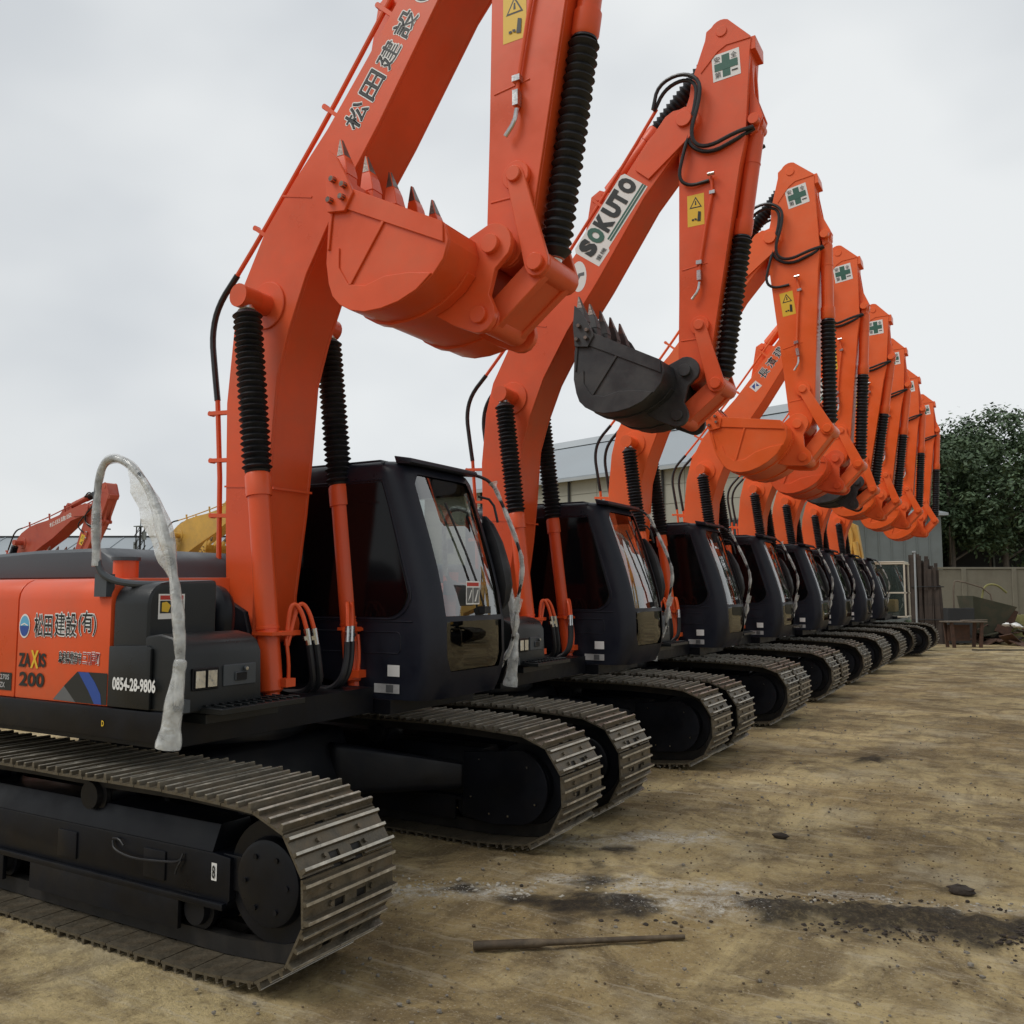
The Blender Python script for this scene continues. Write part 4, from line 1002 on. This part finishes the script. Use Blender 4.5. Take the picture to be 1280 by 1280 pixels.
for y in ys:
    for x in xs:
        z = 0.0; ds = dp = 0.0
        if -7 < x < 4 and 0 < y < 16:
            p = Vector((x, y, 0)); z += noise.noise(p * .7) * .02 + noise.noise(p * 3.1) * .009 + noise.noise(p * 9.0) * .005
            z += noise.noise(Vector((x * 15, y * 15, 1))) * .007 * (1 + noise.noise(p * 1.2))
            d, t_ = seg_d((x, y), *ridge); r = math.exp(-(d / .16) ** 2); z += r * (.022 + .02 * noise.noise(p * 6) + .016 * noise.noise(p * 19))
            # crawler prints: bars pressed across two old lanes
            for cx, wd, sl in ((-1.15, .28, .05), (.75, .28, .05), (-.2, .22, -.16)):
                u = x - cx - sl * (y - 5); m_ = max(0, 1 - (abs(u) / wd) ** 6) * max(0, noise.noise(Vector((x * .5, y * .5, 7))) * 1.6 + .15)
                z -= m_ * (.006 + .005 * (1 if ((y * 1.0 + u * .1) % .175) < .07 else 0))
            w = noise.noise(p * 3.5) * .10 + noise.noise(p * 10) * .06 + noise.noise(p * 24) * .03
            for a, b, rad in dark_l:
                d, _ = seg_d((x, y), a, b); ds = max(ds, min(1, max(0, (rad + w * 1.4 - d) / .12)))
            for a, b, rad in pale_l:
                d, _ = seg_d((x, y), a, b); dp = max(dp, min(1, max(0, (rad + w * 1.3 - d) / .16)))
            if ds > 0 and x > -1.6: z += ds * (.014 + .022 * noise.noise(p * 13) + .016 * noise.noise(p * 27))
            f = min(1, (7 + x) / 1.5, (16 - y) / 3, (4 - x) / 1.5, y / .8); z *= max(0, f)
            if abs(x + 4.9) < 2.4 and y < 4.9 and y > 2.5: z = min(z, .012)
        V.append((x, y, z)); st.append(ds); pa.append(dp)
nx = len(xs); F_ = [(j * nx + i, j * nx + i + 1, (j + 1) * nx + i + 1, (j + 1) * nx + i) for j in range(len(ys) - 1) for i in range(nx - 1)]
gm = bpy.data.meshes.new('ground'); gm.from_pydata(V, [], F_); gm.shade_smooth()
for nm, arr in (('stain', st), ('pale', pa)):
    at_ = gm.attributes.new(nm, 'FLOAT', 'POINT'); at_.data.foreach_set('value', arr)
m = bpy.data.materials.new('packed_dirt'); m.use_nodes = True; t = m.node_tree; b = t.nodes['Principled BSDF']; l = t.links.new
tcx = N(t, 'ShaderNodeTexCoord')
def nz(scale, det, rough=.6, vec=None, dist=0.0):
    n = N(t, 'ShaderNodeTexNoise', i_Scale=scale, i_Detail=det, i_Roughness=rough, i_Distortion=dist); l(vec or tcx.outputs['Object'], n.inputs['Vector']); return n.outputs[0]
def ramp(src, a, b_, lo=0.0, hi=1.0):
    r = N(t, 'ShaderNodeMapRange', i_1=a, i_2=b_, i_3=lo, i_4=hi); l(src, r.inputs[0]); return r.outputs[0]
def mixc(f, a, c):
    q = N(t, 'ShaderNodeMix', data_type='RGBA'); l(f, q.inputs['Factor'])
    if isinstance(a, tuple): q.inputs['A'].default_value = (*a, 1)
    else: l(a, q.inputs['A'])
    if isinstance(c, tuple): q.inputs['B'].default_value = (*c, 1)
    else: l(c, q.inputs['B'])
    return q.outputs['Result']
def mathn(op, a, b_):
    q = N(t, 'ShaderNodeMath', operation=op, use_clamp=True)
    for k, s in enumerate((a, b_)):
        if isinstance(s, (int, float)): q.inputs[k].default_value = s
        else: l(s, q.inputs[k])
    return q.outputs[0]
c = mixc(ramp(nz(.45, 6, .65, dist=.8), .40, .60), (.33, .24, .112), (.58, .455, .235))
c = mixc(ramp(nz(.9, 8, .72, dist=1.2), .47, .60, 0, .8), c, (.165, .118, .060))
c = mixc(ramp(nz(2.2, 7, .7, dist=.8), .48, .66, 0, .7), c, (.115, .080, .042))
c = mixc(ramp(nz(1.1, 6, .65), .52, .66, 0, .6), c, (.58, .49, .32))
mpg = N(t, 'ShaderNodeMapping'); mpg.inputs['Scale'].default_value = (.6, 7, 1); mpg.inputs['Rotation'].default_value = (0, 0, radians(-28)); l(tcx.outputs['Object'], mpg.inputs[0])
c = mixc(ramp(nz(1.5, 6, .75, mpg.outputs[0], .4), .54, .66, 0, .4), c, (.62, .55, .42))
mpg2 = N(t, 'ShaderNodeMapping'); mpg2.inputs['Scale'].default_value = (6, .8, 1); mpg2.inputs['Rotation'].default_value = (0, 0, radians(-14)); l(tcx.outputs['Object'], mpg2.inputs[0])
c = mixc(ramp(nz(1.3, 6, .7, mpg2.outputs[0], .3), .52, .66, 0, .4), c, (.15, .108, .06))
c = mixc(ramp(nz(55, 3, .8), .56, .70, 0, .6), c, (.55, .48, .36))
c = mixc(ramp(nz(30, 5, .85), .54, .68, 0, .7), c, (.085, .060, .036))
pa_n = N(t, 'ShaderNodeAttribute', attribute_name='pale'); st_n = N(t, 'ShaderNodeAttribute', attribute_name='stain')
pf = mathn('MULTIPLY', pa_n.outputs['Fac'], ramp(nz(16, 7, .85), .43, .62))
c = mixc(pf, c, (.64, .61, .54))
sf = mathn('MULTIPLY', st_n.outputs['Fac'], ramp(nz(22, 8, .85), .34, .52, .66, 1.0))
c = mixc(mathn('MULTIPLY', sf, .93), c, (.018, .014, .011))
pf2 = mathn('MULTIPLY', pa_n.outputs['Fac'], ramp(nz(45, 4, .8), .60, .66)); c = mixc(pf2, c, (.72, .70, .65))
l(c, b.inputs['Base Color']); l(ramp(sf, 0, 1, .92, .78), b.inputs['Roughness']); b.inputs['Specular IOR Level'].default_value = .25
hb = N(t, 'ShaderNodeBump', i_Strength=1.0, i_Distance=.03); l(nz(12, 9, .75), hb.inputs['Height'])
hb2 = N(t, 'ShaderNodeBump', i_Strength=.5, i_Distance=.006); l(nz(70, 4, .8), hb2.inputs['Height']); l(hb.outputs[0], hb2.inputs['Normal']); l(hb2.outputs[0], b.inputs['Normal'])
gm.materials.append(m)
ob('ground', gm, kind='structure')

# pebbles and crumbs of soil (uncountable)
def scatter(name, label, n, fn, mt, r0, r1):
    mb = MB()
    for _ in range(n):
        x, y = fn(); r = random.uniform(r0, r1) * random.choice((.5, .7, 1, 1, 1.4)); mb.blob((x, y, .008 + r * .3), (r, r * random.uniform(.6, 1), r * random.uniform(.4, .75)), n=5, m=3, jit=.25)
    o = ob(name, mb.mesh(name, mt, smooth=0)); o['kind'] = 'stuff'; o['label'] = label; o['category'] = name; return o
def along(a, b, w):
    def f():
        t = random.random(); return a[0] + (b[0] - a[0]) * t + random.gauss(0, w), a[1] + (b[1] - a[1]) * t + random.gauss(0, w)
    return f
scatter('gravel', 'pale pebbles strewn along the low ridge of dirt', 1500, along((-3.3, 4.25), (1.3, 6.08), .10), 'pale_stone', .003, .012)
scatter('soil_crumbs', 'brown crumbs of dry soil over the whole yard', 1800, lambda: (random.uniform(-3.2, 1.5), random.uniform(2.6, 9)), 'brown_clod', .003, .009)
scatter('gravel', 'scattered small stones on the packed dirt yard', 1500, lambda: (random.uniform(-3.2, 2), random.uniform(2.6, 14)), 'stone', .004, .012)
scatter('soil_crumbs', 'dark crumbly soil heaped on the dirt at the right', 3600, along((-1.25, 5.0), (.9, 5.62), .12), 'dark_clod', .003, .013)
scatter('soil_crumbs', 'dark oily crumbs around the stain beside the tracks', 160, along((-2.4, 4.45), (-1.8, 4.65), .14), 'dark_clod', .004, .010)
def clod(name, label, cat, c, r, mt, seed):
    random.seed(seed); mb = MB(); mb.blob(c, r, n=9, m=7, jit=.22); o = ob(name, mb.mesh(name, mt, smooth=60)); o['label'] = label; o['category'] = cat
clod('clod', 'small dark clod lying alone on the dirt, beyond the pale ridge', 'clod', (-1.57, 6.47, .018), (.055, .03, .022), 'dark_clod', 3)
clod('clod', 'rounded dark heap of soil at the right end of the pale ridge', 'clod', (-.40, 5.83, .02), (.075, .055, .028), 'dark_clod', 4)
for k, (x, y) in enumerate(((-2.0, 4.38), (-1.93, 4.42), (-1.78, 4.45), (-1.66, 4.55))):
    clod('clod', ['tiny black clod just above the fallen pipe, leftmost of four', 'tiny black clod, second from the left above the pipe', 'tiny black clod, third from the left above the pipe', 'tiny black clod, rightmost of four above the pipe end'][k], 'clod', (x, y, .01), (.016, .014, .011), 'dark_clod', 20 + k)
random.seed(11)
mb = MB(); a = Vector((-2.37, 3.72, .035)); b_ = Vector((-1.54, 4.36, .025)); d_ = (b_ - a).normalized()
mb.cur = 0; mb.lathe(a, b_, [(0, .014), (0, .021), (.02, .022), (.30, .021), (.31, .019), (.34, .015), (.6, .014), (.98, .012), (1, .012), (1, .006)], 14)
o = ob('metal_pipe', mb.mesh('metal_pipe', 'old_pipe')); o['label'] = 'long rusty brown pipe lying on the dirt in the foreground'; o['category'] = 'pipe'

# ================================================================== buildings
def oriented(name, label, cat, p, q, depth, group=None):
    """Empty at p, local x along p->q, local y away from the camera"""
    d = Vector((q[0] - p[0], q[1] - p[1])); t = thing(name, label, cat, (p[0], p[1], 0), atan2(d.y, d.x), group); return t, d.length
wh, Lw = oriented('warehouse', 'long beige warehouse with a grey blue metal roof behind the row', 'warehouse', (-42.5, 58.95), (-10.8, 49.10), 20)
mb = MB(); mb.bx(0, Lw, .05, 20, 0, 9.5); ob('wall', mb.mesh('wall', 'warehouse_wall'), wh)
NC = 14; pw = Lw / NC; WINC = (1, 4, 7, 10, 12)
def panel_mesh(w, h):
    q = MB(); q.bx(.02, w - .02, -.0, .045, .02, h - .02); return q.mesh('wall_panel', 'warehouse_wall', smooth=0)
pm = panel_mesh(pw, 9.5 / 8)
for i in range(NC):
    for k in range(8):
        if i in WINC and k in (4,): continue
        ob('wall_panel', pm, wh, (i * pw, 0, k * 9.5 / 8))
def win_meshes():
    q = MB(); w, h = 1.5, 9.5 / 8
    for x0, x1, z0, z1 in ((0, .07, 0, h), (w - .07, w, 0, h), (.07, w - .07, 0, .07), (.07, w - .07, h - .07, h), (w / 2 - .03, w / 2 + .03, .07, h - .07)): q.bx(x0, x1, -.03, .045, z0, z1)
    g = MB(); g.bx(.07, w - .07, .02, .03, .07, h - .07)
    s = MB(); s.bx(w, pw - .02, 0, .045, .02, h - .02)
    return q.mesh('window', 'shed_wall', smooth=0), g.mesh('pane', 'window_dark', smooth=0), s.mesh('wall_panel', 'warehouse_wall', smooth=0)
wf, wg, wsd = win_meshes()
for i in WINC:
    w_ = ob('window', wf, wh, (i * pw, 0, 4 * 9.5 / 8)); ob('pane', wg, w_); ob('wall_panel', wsd, wh, (i * pw, 0, 4 * 9.5 / 8))
mb = MB(); mb.prism([(-.5, 9.5), (10, 14.0), (20.5, 9.5), (20.5, 9.25), (10, 13.7), (-.5, 9.25)], -.4, Lw + .4, 'x'); rf = ob('roof', mb.mesh('roof', 'warehouse_roof', smooth=0), wh)
mb = MB(); mb.prism([(9.2, 13.75), (10, 14.45), (10.8, 13.75)], -.3, Lw + .3, 'x'); ob('ridge_cap', mb.mesh('ridge_cap', 'roof_light', smooth=0), rf)
mb = MB(); mb.bx(-.3, Lw + .3, -.62, -.5, 9.2, 9.4); ob('gutter', mb.mesh('gutter', 'roof_light'), wh)
dpm = (lambda q: (q.cyl((0, -.12, 0), (0, -.12, 9.25), .08, 8), q.mesh('downpipe', 'dark_wall'))[1])(MB())
for x in (7.3, 7.9, 16.5, 24.5): ob('downpipe', dpm, wh, (x, 0, 0))
fb, Lf = oriented('factory_building', 'low far factory with a flat grey blue roof at the left', 'building', (-92, 39.6), (-52, 61.5), 14)
mb = MB(); mb.bx(0, Lf, 0, 14, 0, 5.2); ob('wall', mb.mesh('wall', 'shed_wall'), fb)
mb = MB(); mb.prism([(-.6, 4.6), (-.6, 5.0), (4, 6.9), (14.5, 6.9), (14.5, 4.6)], -.5, Lf + .5, 'x'); rf = ob('roof', mb.mesh('roof', 'warehouse_roof', smooth=0), fb)
mb = MB(); mb.bx(-.5, Lf + .5, 3.9, 4.3, 6.9, 7.05); ob('roof_edge', mb.mesh('roof_edge', 'dark_wall', smooth=0), rf)
q = MB(); q.prism([(-.6, 5.02), (4, 6.92), (4, 6.97), (-.6, 5.07)], -.04, .04, 'x'); rm = q.mesh('roof_seam', 'warehouse_roof', smooth=0)
for i in range(1, 12): ob('roof_seam', rm, rf, (i * Lf / 12, 0, 0))
sh_, Ls = oriented('shed', 'pale grey shed behind the far end of the row, beside the trees', 'shed', (-9.6, 52.3), (-4.0, 55.5), 8)
mb = MB(); mb.bx(0, Ls, 0, 8, 0, 6.2); ob('wall', mb.mesh('wall', 'shed_wall'), sh_)
q = MB(); q.bx(-.03, .03, -.04, 0, 0, 6.2); rm = q.mesh('wall_rib', 'shed_wall', smooth=0)
for i in range(1, 9): ob('wall_rib', rm, sh_, (i * Ls / 9, 0, 0))
mb = MB(); mb.prism([(-.3, 6.2), (4, 7.0), (8.3, 6.2), (8.3, 6.05), (-.3, 6.05)], -.3, Ls + .3, 'x'); ob('roof', mb.mesh('roof', 'roof_light', smooth=0), sh_)
dk_, Ld = oriented('shade_box', 'dark roofed box added as the shade under the trees', 'shade_box', (-4.5, 66.5), (9.0, 74.2), 6)
mb = MB(); mb.bx(0, Ld, 0, 6, 0, 6.6); ob('wall', mb.mesh('wall', 'dark_wall'), dk_)  # dark box added to stand for the shade below the crowns
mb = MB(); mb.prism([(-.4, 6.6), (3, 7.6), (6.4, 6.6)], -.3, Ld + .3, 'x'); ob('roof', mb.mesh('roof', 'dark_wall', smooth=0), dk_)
q = MB(); q.bx(-.06, .06, -.06, 0, 0, 6.6); rm = q.mesh('box_post', 'shed_wall', smooth=0)
for i in range(1, 5): ob('box_post', rm, dk_, (i * Ld / 5, 0, 0))

cw, Lc = oriented('boundary_wall', 'low mossy concrete boundary wall along the back of the yard', 'wall', (-4.6, 45.9), (14.0, 56.9), .3)
npn = 9; q = MB(); q.bx(.015, Lc / npn - .015, 0, .2, 0, 2.78); pmesh = q.mesh('wall_panel', 'concrete_wall', bev=.01, seg=1)
q = MB(); q.bx(-.11, .11, -.06, .26, 0, 2.86); pom = q.mesh('wall_post', 'concrete_wall', bev=.015, seg=1)
for i in range(npn): ob('wall_panel', pmesh, cw, (i * Lc / npn, 0, .002 * i))
for i in range(npn + 1): ob('wall_post', pom, cw, (i * Lc / npn, 0, .002 * i))
mb = MB(); mb.bx(-.1, Lc + .1, -.04, .24, 2.80, 2.90); ob('coping', mb.mesh('coping', 'concrete_wall', bev=.01, seg=1), cw)

# lattice mast far left
t = thing('lattice_mast', 'thin grey lattice mast rising above the far roof at the left', 'mast', (-65.2, 49.2, -1.9)); mb = MB()
for sx, sy in ((-1, -1), (1, -1), (1, 1), (-1, 1)): mb.cyl((sx * .35, sy * .35, 0), (sx * .22, sy * .22, 9.2), .05, 5)
for k in range(12):
    z = k * .76
    for s in (-1, 1): mb.cyl((-.33, s * .33, z), (.33, s * .33, z + .76), .03, 4); mb.cyl((s * .33, -.33, z), (s * .33, .33, z + .76), .03, 4)
ob('mast_frame', mb.mesh('mast_frame', 'dark_wall', smooth=0), t)
mb = MB(); mb.cyl((0, 0, 9.2), (0, 0, 9.9), .05, 5); mb.box((.5, 0, 8.4), (.5, .1, .7)); mb.box((-.6, 0, 7.6), (.4, .1, .6)); mb.box((0, 0, 9.2), (.8, .8, .08))
ob('antenna', mb.mesh('antenna', 'shed_wall', smooth=0), t)

# ================================================================== trees
def crown_mesh(c, rad, nclump, nleaf, leaf, seed, mt='leaves'):
    rnd = random.Random(seed); vs = []; fs = []
    for _ in range(nclump):
        while True:
            p = Vector((rnd.uniform(-1, 1), rnd.uniform(-1, 1), rnd.uniform(-.9, 1)))
            if .25 < p.length < 1 and (p.length > .55 or rnd.random() < .3): break
        k = 1 + .22 * noise.noise(p * 2.3 + Vector((seed, 0, 0)))
        cc = Vector((c[0] + p.x * rad[0] * k, c[1] + p.y * rad[1] * k, c[2] + p.z * rad[2] * k)); cr = rnd.uniform(.6, 1.25) * rad[0] * .23
        for _ in range(nleaf):
            q = Vector((rnd.gauss(0, 1), rnd.gauss(0, 1), rnd.gauss(0, .6)));
            if q.length > 1.9: continue
            o = cc + q * cr * .62; n = (q.normalized() + Vector((rnd.uniform(-.7, .7), rnd.uniform(-.7, .7), rnd.uniform(.4, 1.5)))).normalized()
            a = n.orthogonal().normalized(); a.rotate(Matrix.Rotation(rnd.uniform(0, 6.28), 3, n)); b2 = n.cross(a); s = leaf * rnd.uniform(.6, 1.3)
            i = len(vs); vs += [o + a * s, o + b2 * s * .45, o - a * s, o - b2 * s * .45]; fs.append((i, i + 1, i + 2, i + 3))
    me = bpy.data.meshes.new('crown'); me.from_pydata(vs, [], fs); me.materials.append(MATS[mt]); return me
def tree(label, x, y, cz, rad, seed, trunk_r=.22, nclump=120, lean=0.0):
    rnd = random.Random(seed); t = thing('broadleaf_tree', label, 'tree', (x, y, 0), 0, 'broadleaf trees beyond the boundary wall')
    mb = MB(); mb.tube([(0, 0, -.1), (.1, 0, cz * .3), (.15 + lean, .1, cz * .6), (lean * 1.5, 0, cz + rad[2] * .5)], trunk_r, 9, 2, lambda u: 1.25 - u * .95)
    for k in range(9):
        a = rnd.uniform(0, 6.28); z0 = cz * rnd.uniform(.42, .95); r = rnd.uniform(.5, .9)
        mb.tube([(lean * z0 / cz, 0, z0), (cos(a) * rad[0] * r * .5, sin(a) * rad[1] * r * .5, z0 + 1.0), (cos(a) * rad[0] * r, sin(a) * rad[1] * r, z0 + rnd.uniform(1.2, 2.6))], trunk_r * .4, 6, 1, lambda u: 1 - u * .75)
    ob('trunk', mb.mesh('trunk', 'bark'), t)
    ob('crown', crown_mesh((0, 0, cz), rad, int(nclump * 1.35), 120, .15, seed), t)
tree('dark green tree with a pale trunk, leftmost, just beside the last orange arm', -3.9, 60.0, 8.0, (3.9, 3.9, 4.0), 1)
tree('tall dark green tree with a bare lower trunk above the boundary wall at right', -1.1, 61.6, 8.2, (4.2, 4.2, 4.6), 2)
tree('broad dark tree at the right edge of the photo behind the boundary wall', 3.6, 64.2, 8.6, (4.8, 4.8, 4.9), 3)
tree('tree standing behind the gap between the two front trunks', -2.2, 68.0, 8.6, (5.0, 4.5, 4.7), 4, nclump=110)
tree('tree at the back whose crown joins the leftmost tree above the shed', -6.6, 66.0, 7.8, (4.2, 4.0, 4.2), 5, nclump=100)
tree('far right tree, mostly outside the picture', 8.6, 68.0, 9.4, (5.2, 5.0, 5.2), 6, nclump=100)
def bush(label, x, y, r, seed):
    t = thing('bush', label, 'bush', (x, y, 0)); ob('foliage', crown_mesh((0, 0, r * .8), (r, r, r), 26, 50, .07, seed), t)
    mb = MB(); mb.cyl((0, 0, 0), (0, 0, r * .6), .02, 6); ob('stem', mb.mesh('stem', 'bark'), t)

# ================================================================== scrap corner at the far right
t = thing('timber_stack', 'tall bundle of weathered upright boards at the far end of the row', 'timber', (-2.86, 33.0, 0)); rnd = random.Random(5)
for k in range(30):
    row, c_ = divmod(k, 10); x = -.46 + .10 * c_ + rnd.uniform(-.03, .03); h = (3.0 if c_ < 5 else 2.75 if c_ < 8 else 2.1) + rnd.uniform(-.35, .1); q = MB()
    wd = rnd.uniform(.09, .13); q.box((0, 0, h / 2), (wd, .09, h)); o = ob('board', q.mesh('board', 'dark_wood', bev=.006, seg=1), t, (x, -.15 + row * .13 + rnd.uniform(-.02, .02), 0)); o.rotation_euler = (rnd.uniform(-.02, .02), rnd.uniform(-.03, .02) - (.04 if c_ > 7 else 0), rnd.uniform(-.3, .3))
for z in (.8, 1.9):
    q = MB(); q.tube([(-.5, -.24, z), (0, -.28, z), (.5, -.24, z)], .02, 6, 1); ob('strap', q.mesh('strap', 'hose_black'), t)
t = thing('pole', 'thin pale pole standing left of the upright boards', 'pole', (-3.08, 31.2, 0)); q = MB(); q.cyl((0, 0, 0), (.02, 0, 3.0), .028, 8); ob('shaft', q.mesh('shaft', 'roof_light'), t); q = MB(); q.box((0, 0, 3.02), (.10, .10, .05)); ob('pole_cap', q.mesh('pole_cap', 'roof_light'), t)
t = thing('work_table', 'low brown work table with a pale board on top, right of the upright boards', 'table', (-1.75, 31.2, 0), radians(32))
q = MB(); q.box((0, 0, .80), (1.25, .55, .04)); ob('tabletop', q.mesh('tabletop', 'wood', bev=.005, seg=1), t)
for sx in (-1, 1):
    for sy in (-1, 1):
        q = MB(); q.box((sx * .45, sy * .2, .39), (.10, .06, .78), rotM('Y', sx * .08)); ob('leg', q.mesh('leg', 'scrap_rust', bev=.005, seg=1), t)
q = MB(); q.box((-.1, .1, .45), (.7, .04, .5)); ob('side_panel', q.mesh('side_panel', 'scrap_rust'), t)
t = thing('loose_plank', 'thin pale plank lying askew on the work table', 'plank', (-1.45, 31.35, .83), radians(55)); q = MB(); q.box((0, 0, .02), (1.1, .12, .025)); ob('board', q.mesh('board', 'wood'), t)
t = thing('scrap_hopper', 'tilted dull green sheet metal hopper behind the work table', 'scrap metal', (-1.45, 34.0, 0), radians(30))
q = MB(); R_ = rotM('Y', .25); q.rings([[R_ @ Vector(p) + Vector((0, 0, .2)) for p in ring] for ring in ([(-.35, -.3, .1), (.35, -.3, .1), (.35, .3, .1), (-.35, .3, .1)], [(-.75, -.55, 1.25), (.75, -.55, 1.25), (.75, .55, 1.25), (-.75, .55, 1.25)])]); ob('hopper_body', q.mesh('hopper_body', 'scrap_green'), t)
q = MB(); q.tube([(.0, -.3, 1.5), (.1, -.3, 1.95), (.5, -.3, 2.0), (.85, -.3, 1.7)], .035, 8, 2); ob('bent_tube', q.mesh('bent_tube', 'scrap_yellow'), t)
q = MB(); q.box((.75, -.2, .75), (.5, .4, .9), rotM('Y', .4)); ob('flap', q.mesh('flap', 'scrap_rust'), t)
t = thing('tube_frame', 'pale bent tube frame leaning over the scrap', 'frame', (-2.1, 33.2, 0), radians(30)); q = MB(); q.tube([(0, 0, .0), (-.02, 0, 1.2), (0, 0, 2.05), (.15, 0, 2.12), (1.2, 0, 1.80), (1.3, 0, 1.2)], .028, 8, 1); ob('tube', q.mesh('tube', 'wood'), t)
t = thing('dark_crate', 'black open crate behind the pale table board', 'crate', (-2.0, 32.9, 0), radians(25))
for nm, c_, d_2 in (('side', (-.4, 0, .75), (.04, .6, .9)), ('side', (.4, 0, .75), (.04, .6, .9)), ('front', (0, -.3, .75), (.8, .04, .9)), ('base', (0, 0, .2), (.8, .6, .3))):
    q = MB(); q.box(c_, d_2); ob(nm, q.mesh(nm, 'dark_wall', bev=.01, seg=1), t)
t = thing('drum', 'dented yellow green drum at the right edge by the wall', 'drum', (-.35, 35.2, 0)); q = MB(); q.lathe((0, 0, 0), (0, 0, .95), [(0, .0), (0, .30), (.02, .31), (.32, .30), (.34, .315), (.36, .30), (.64, .30), (.66, .315), (.68, .30), (.98, .31), (1, .30), (1, 0)], 20); ob('drum_body', q.mesh('drum_body', 'scrap_yellow'), t); q = MB(); q.cyl((.12, 0, .95), (.12, 0, .98), .04, 8); ob('bung', q.mesh('bung', 'scrap_rust'), t)
t = thing('rag', 'crumpled white rag on the scrap near the right edge', 'rag', (-.45, 32.9, .62)); q = MB(); random.seed(2)
for k in range(5): q.blob((random.uniform(-.2, .2), random.uniform(-.1, .1), random.uniform(0, .08)), (.13, .10, .06), n=7, m=5, jit=.35)
ob('cloth', q.mesh('cloth', 'white_print'), t)
t = thing('scrap_heap', 'rusty brown heap of scrap plates at the foot of the boundary wall', 'scrap metal', (-.4, 33.4, 0)); rnd = random.Random(9)
for k in range(46):
    q = MB(); q.box((0, 0, 0), (rnd.uniform(.3, .9), rnd.uniform(.1, .5), .03)); o = ob('plate', q.mesh('plate', rnd.choice(['scrap_rust', 'scrap_rust', 'scrap_green', 'dark_wood'])), t, (rnd.uniform(-1.6, 1.6), rnd.uniform(-.4, 1.2), rnd.uniform(.05, .9) * rnd.random() + .04)); o.rotation_euler = (rnd.uniform(-.5, .5), rnd.uniform(-.6, .6), rnd.uniform(0, 3))
t = thing('steel_bar', 'long thin dark bar lying on the ground before the scrap', 'bar', (-.4, 30.2, .02), radians(28)); q = MB(); q.cyl((-1.2, 0, 0), (1.6, 0, 0), .02, 6); ob('rod', q.mesh('rod', 'dark_wall'), t)
random.seed(21)
bush('small dusty weed bush beside the timber stack', -3.7, 34.6, .45, 41); bush('low green bush against the boundary wall at right', 1.2, 40.5, .8, 42); bush('low green shrub by the wall behind the scrap', -1.9, 40.0, .7, 43)
bush('small green shrub on open ground far behind the first machine', -15.5, 11.5, .35, 44)
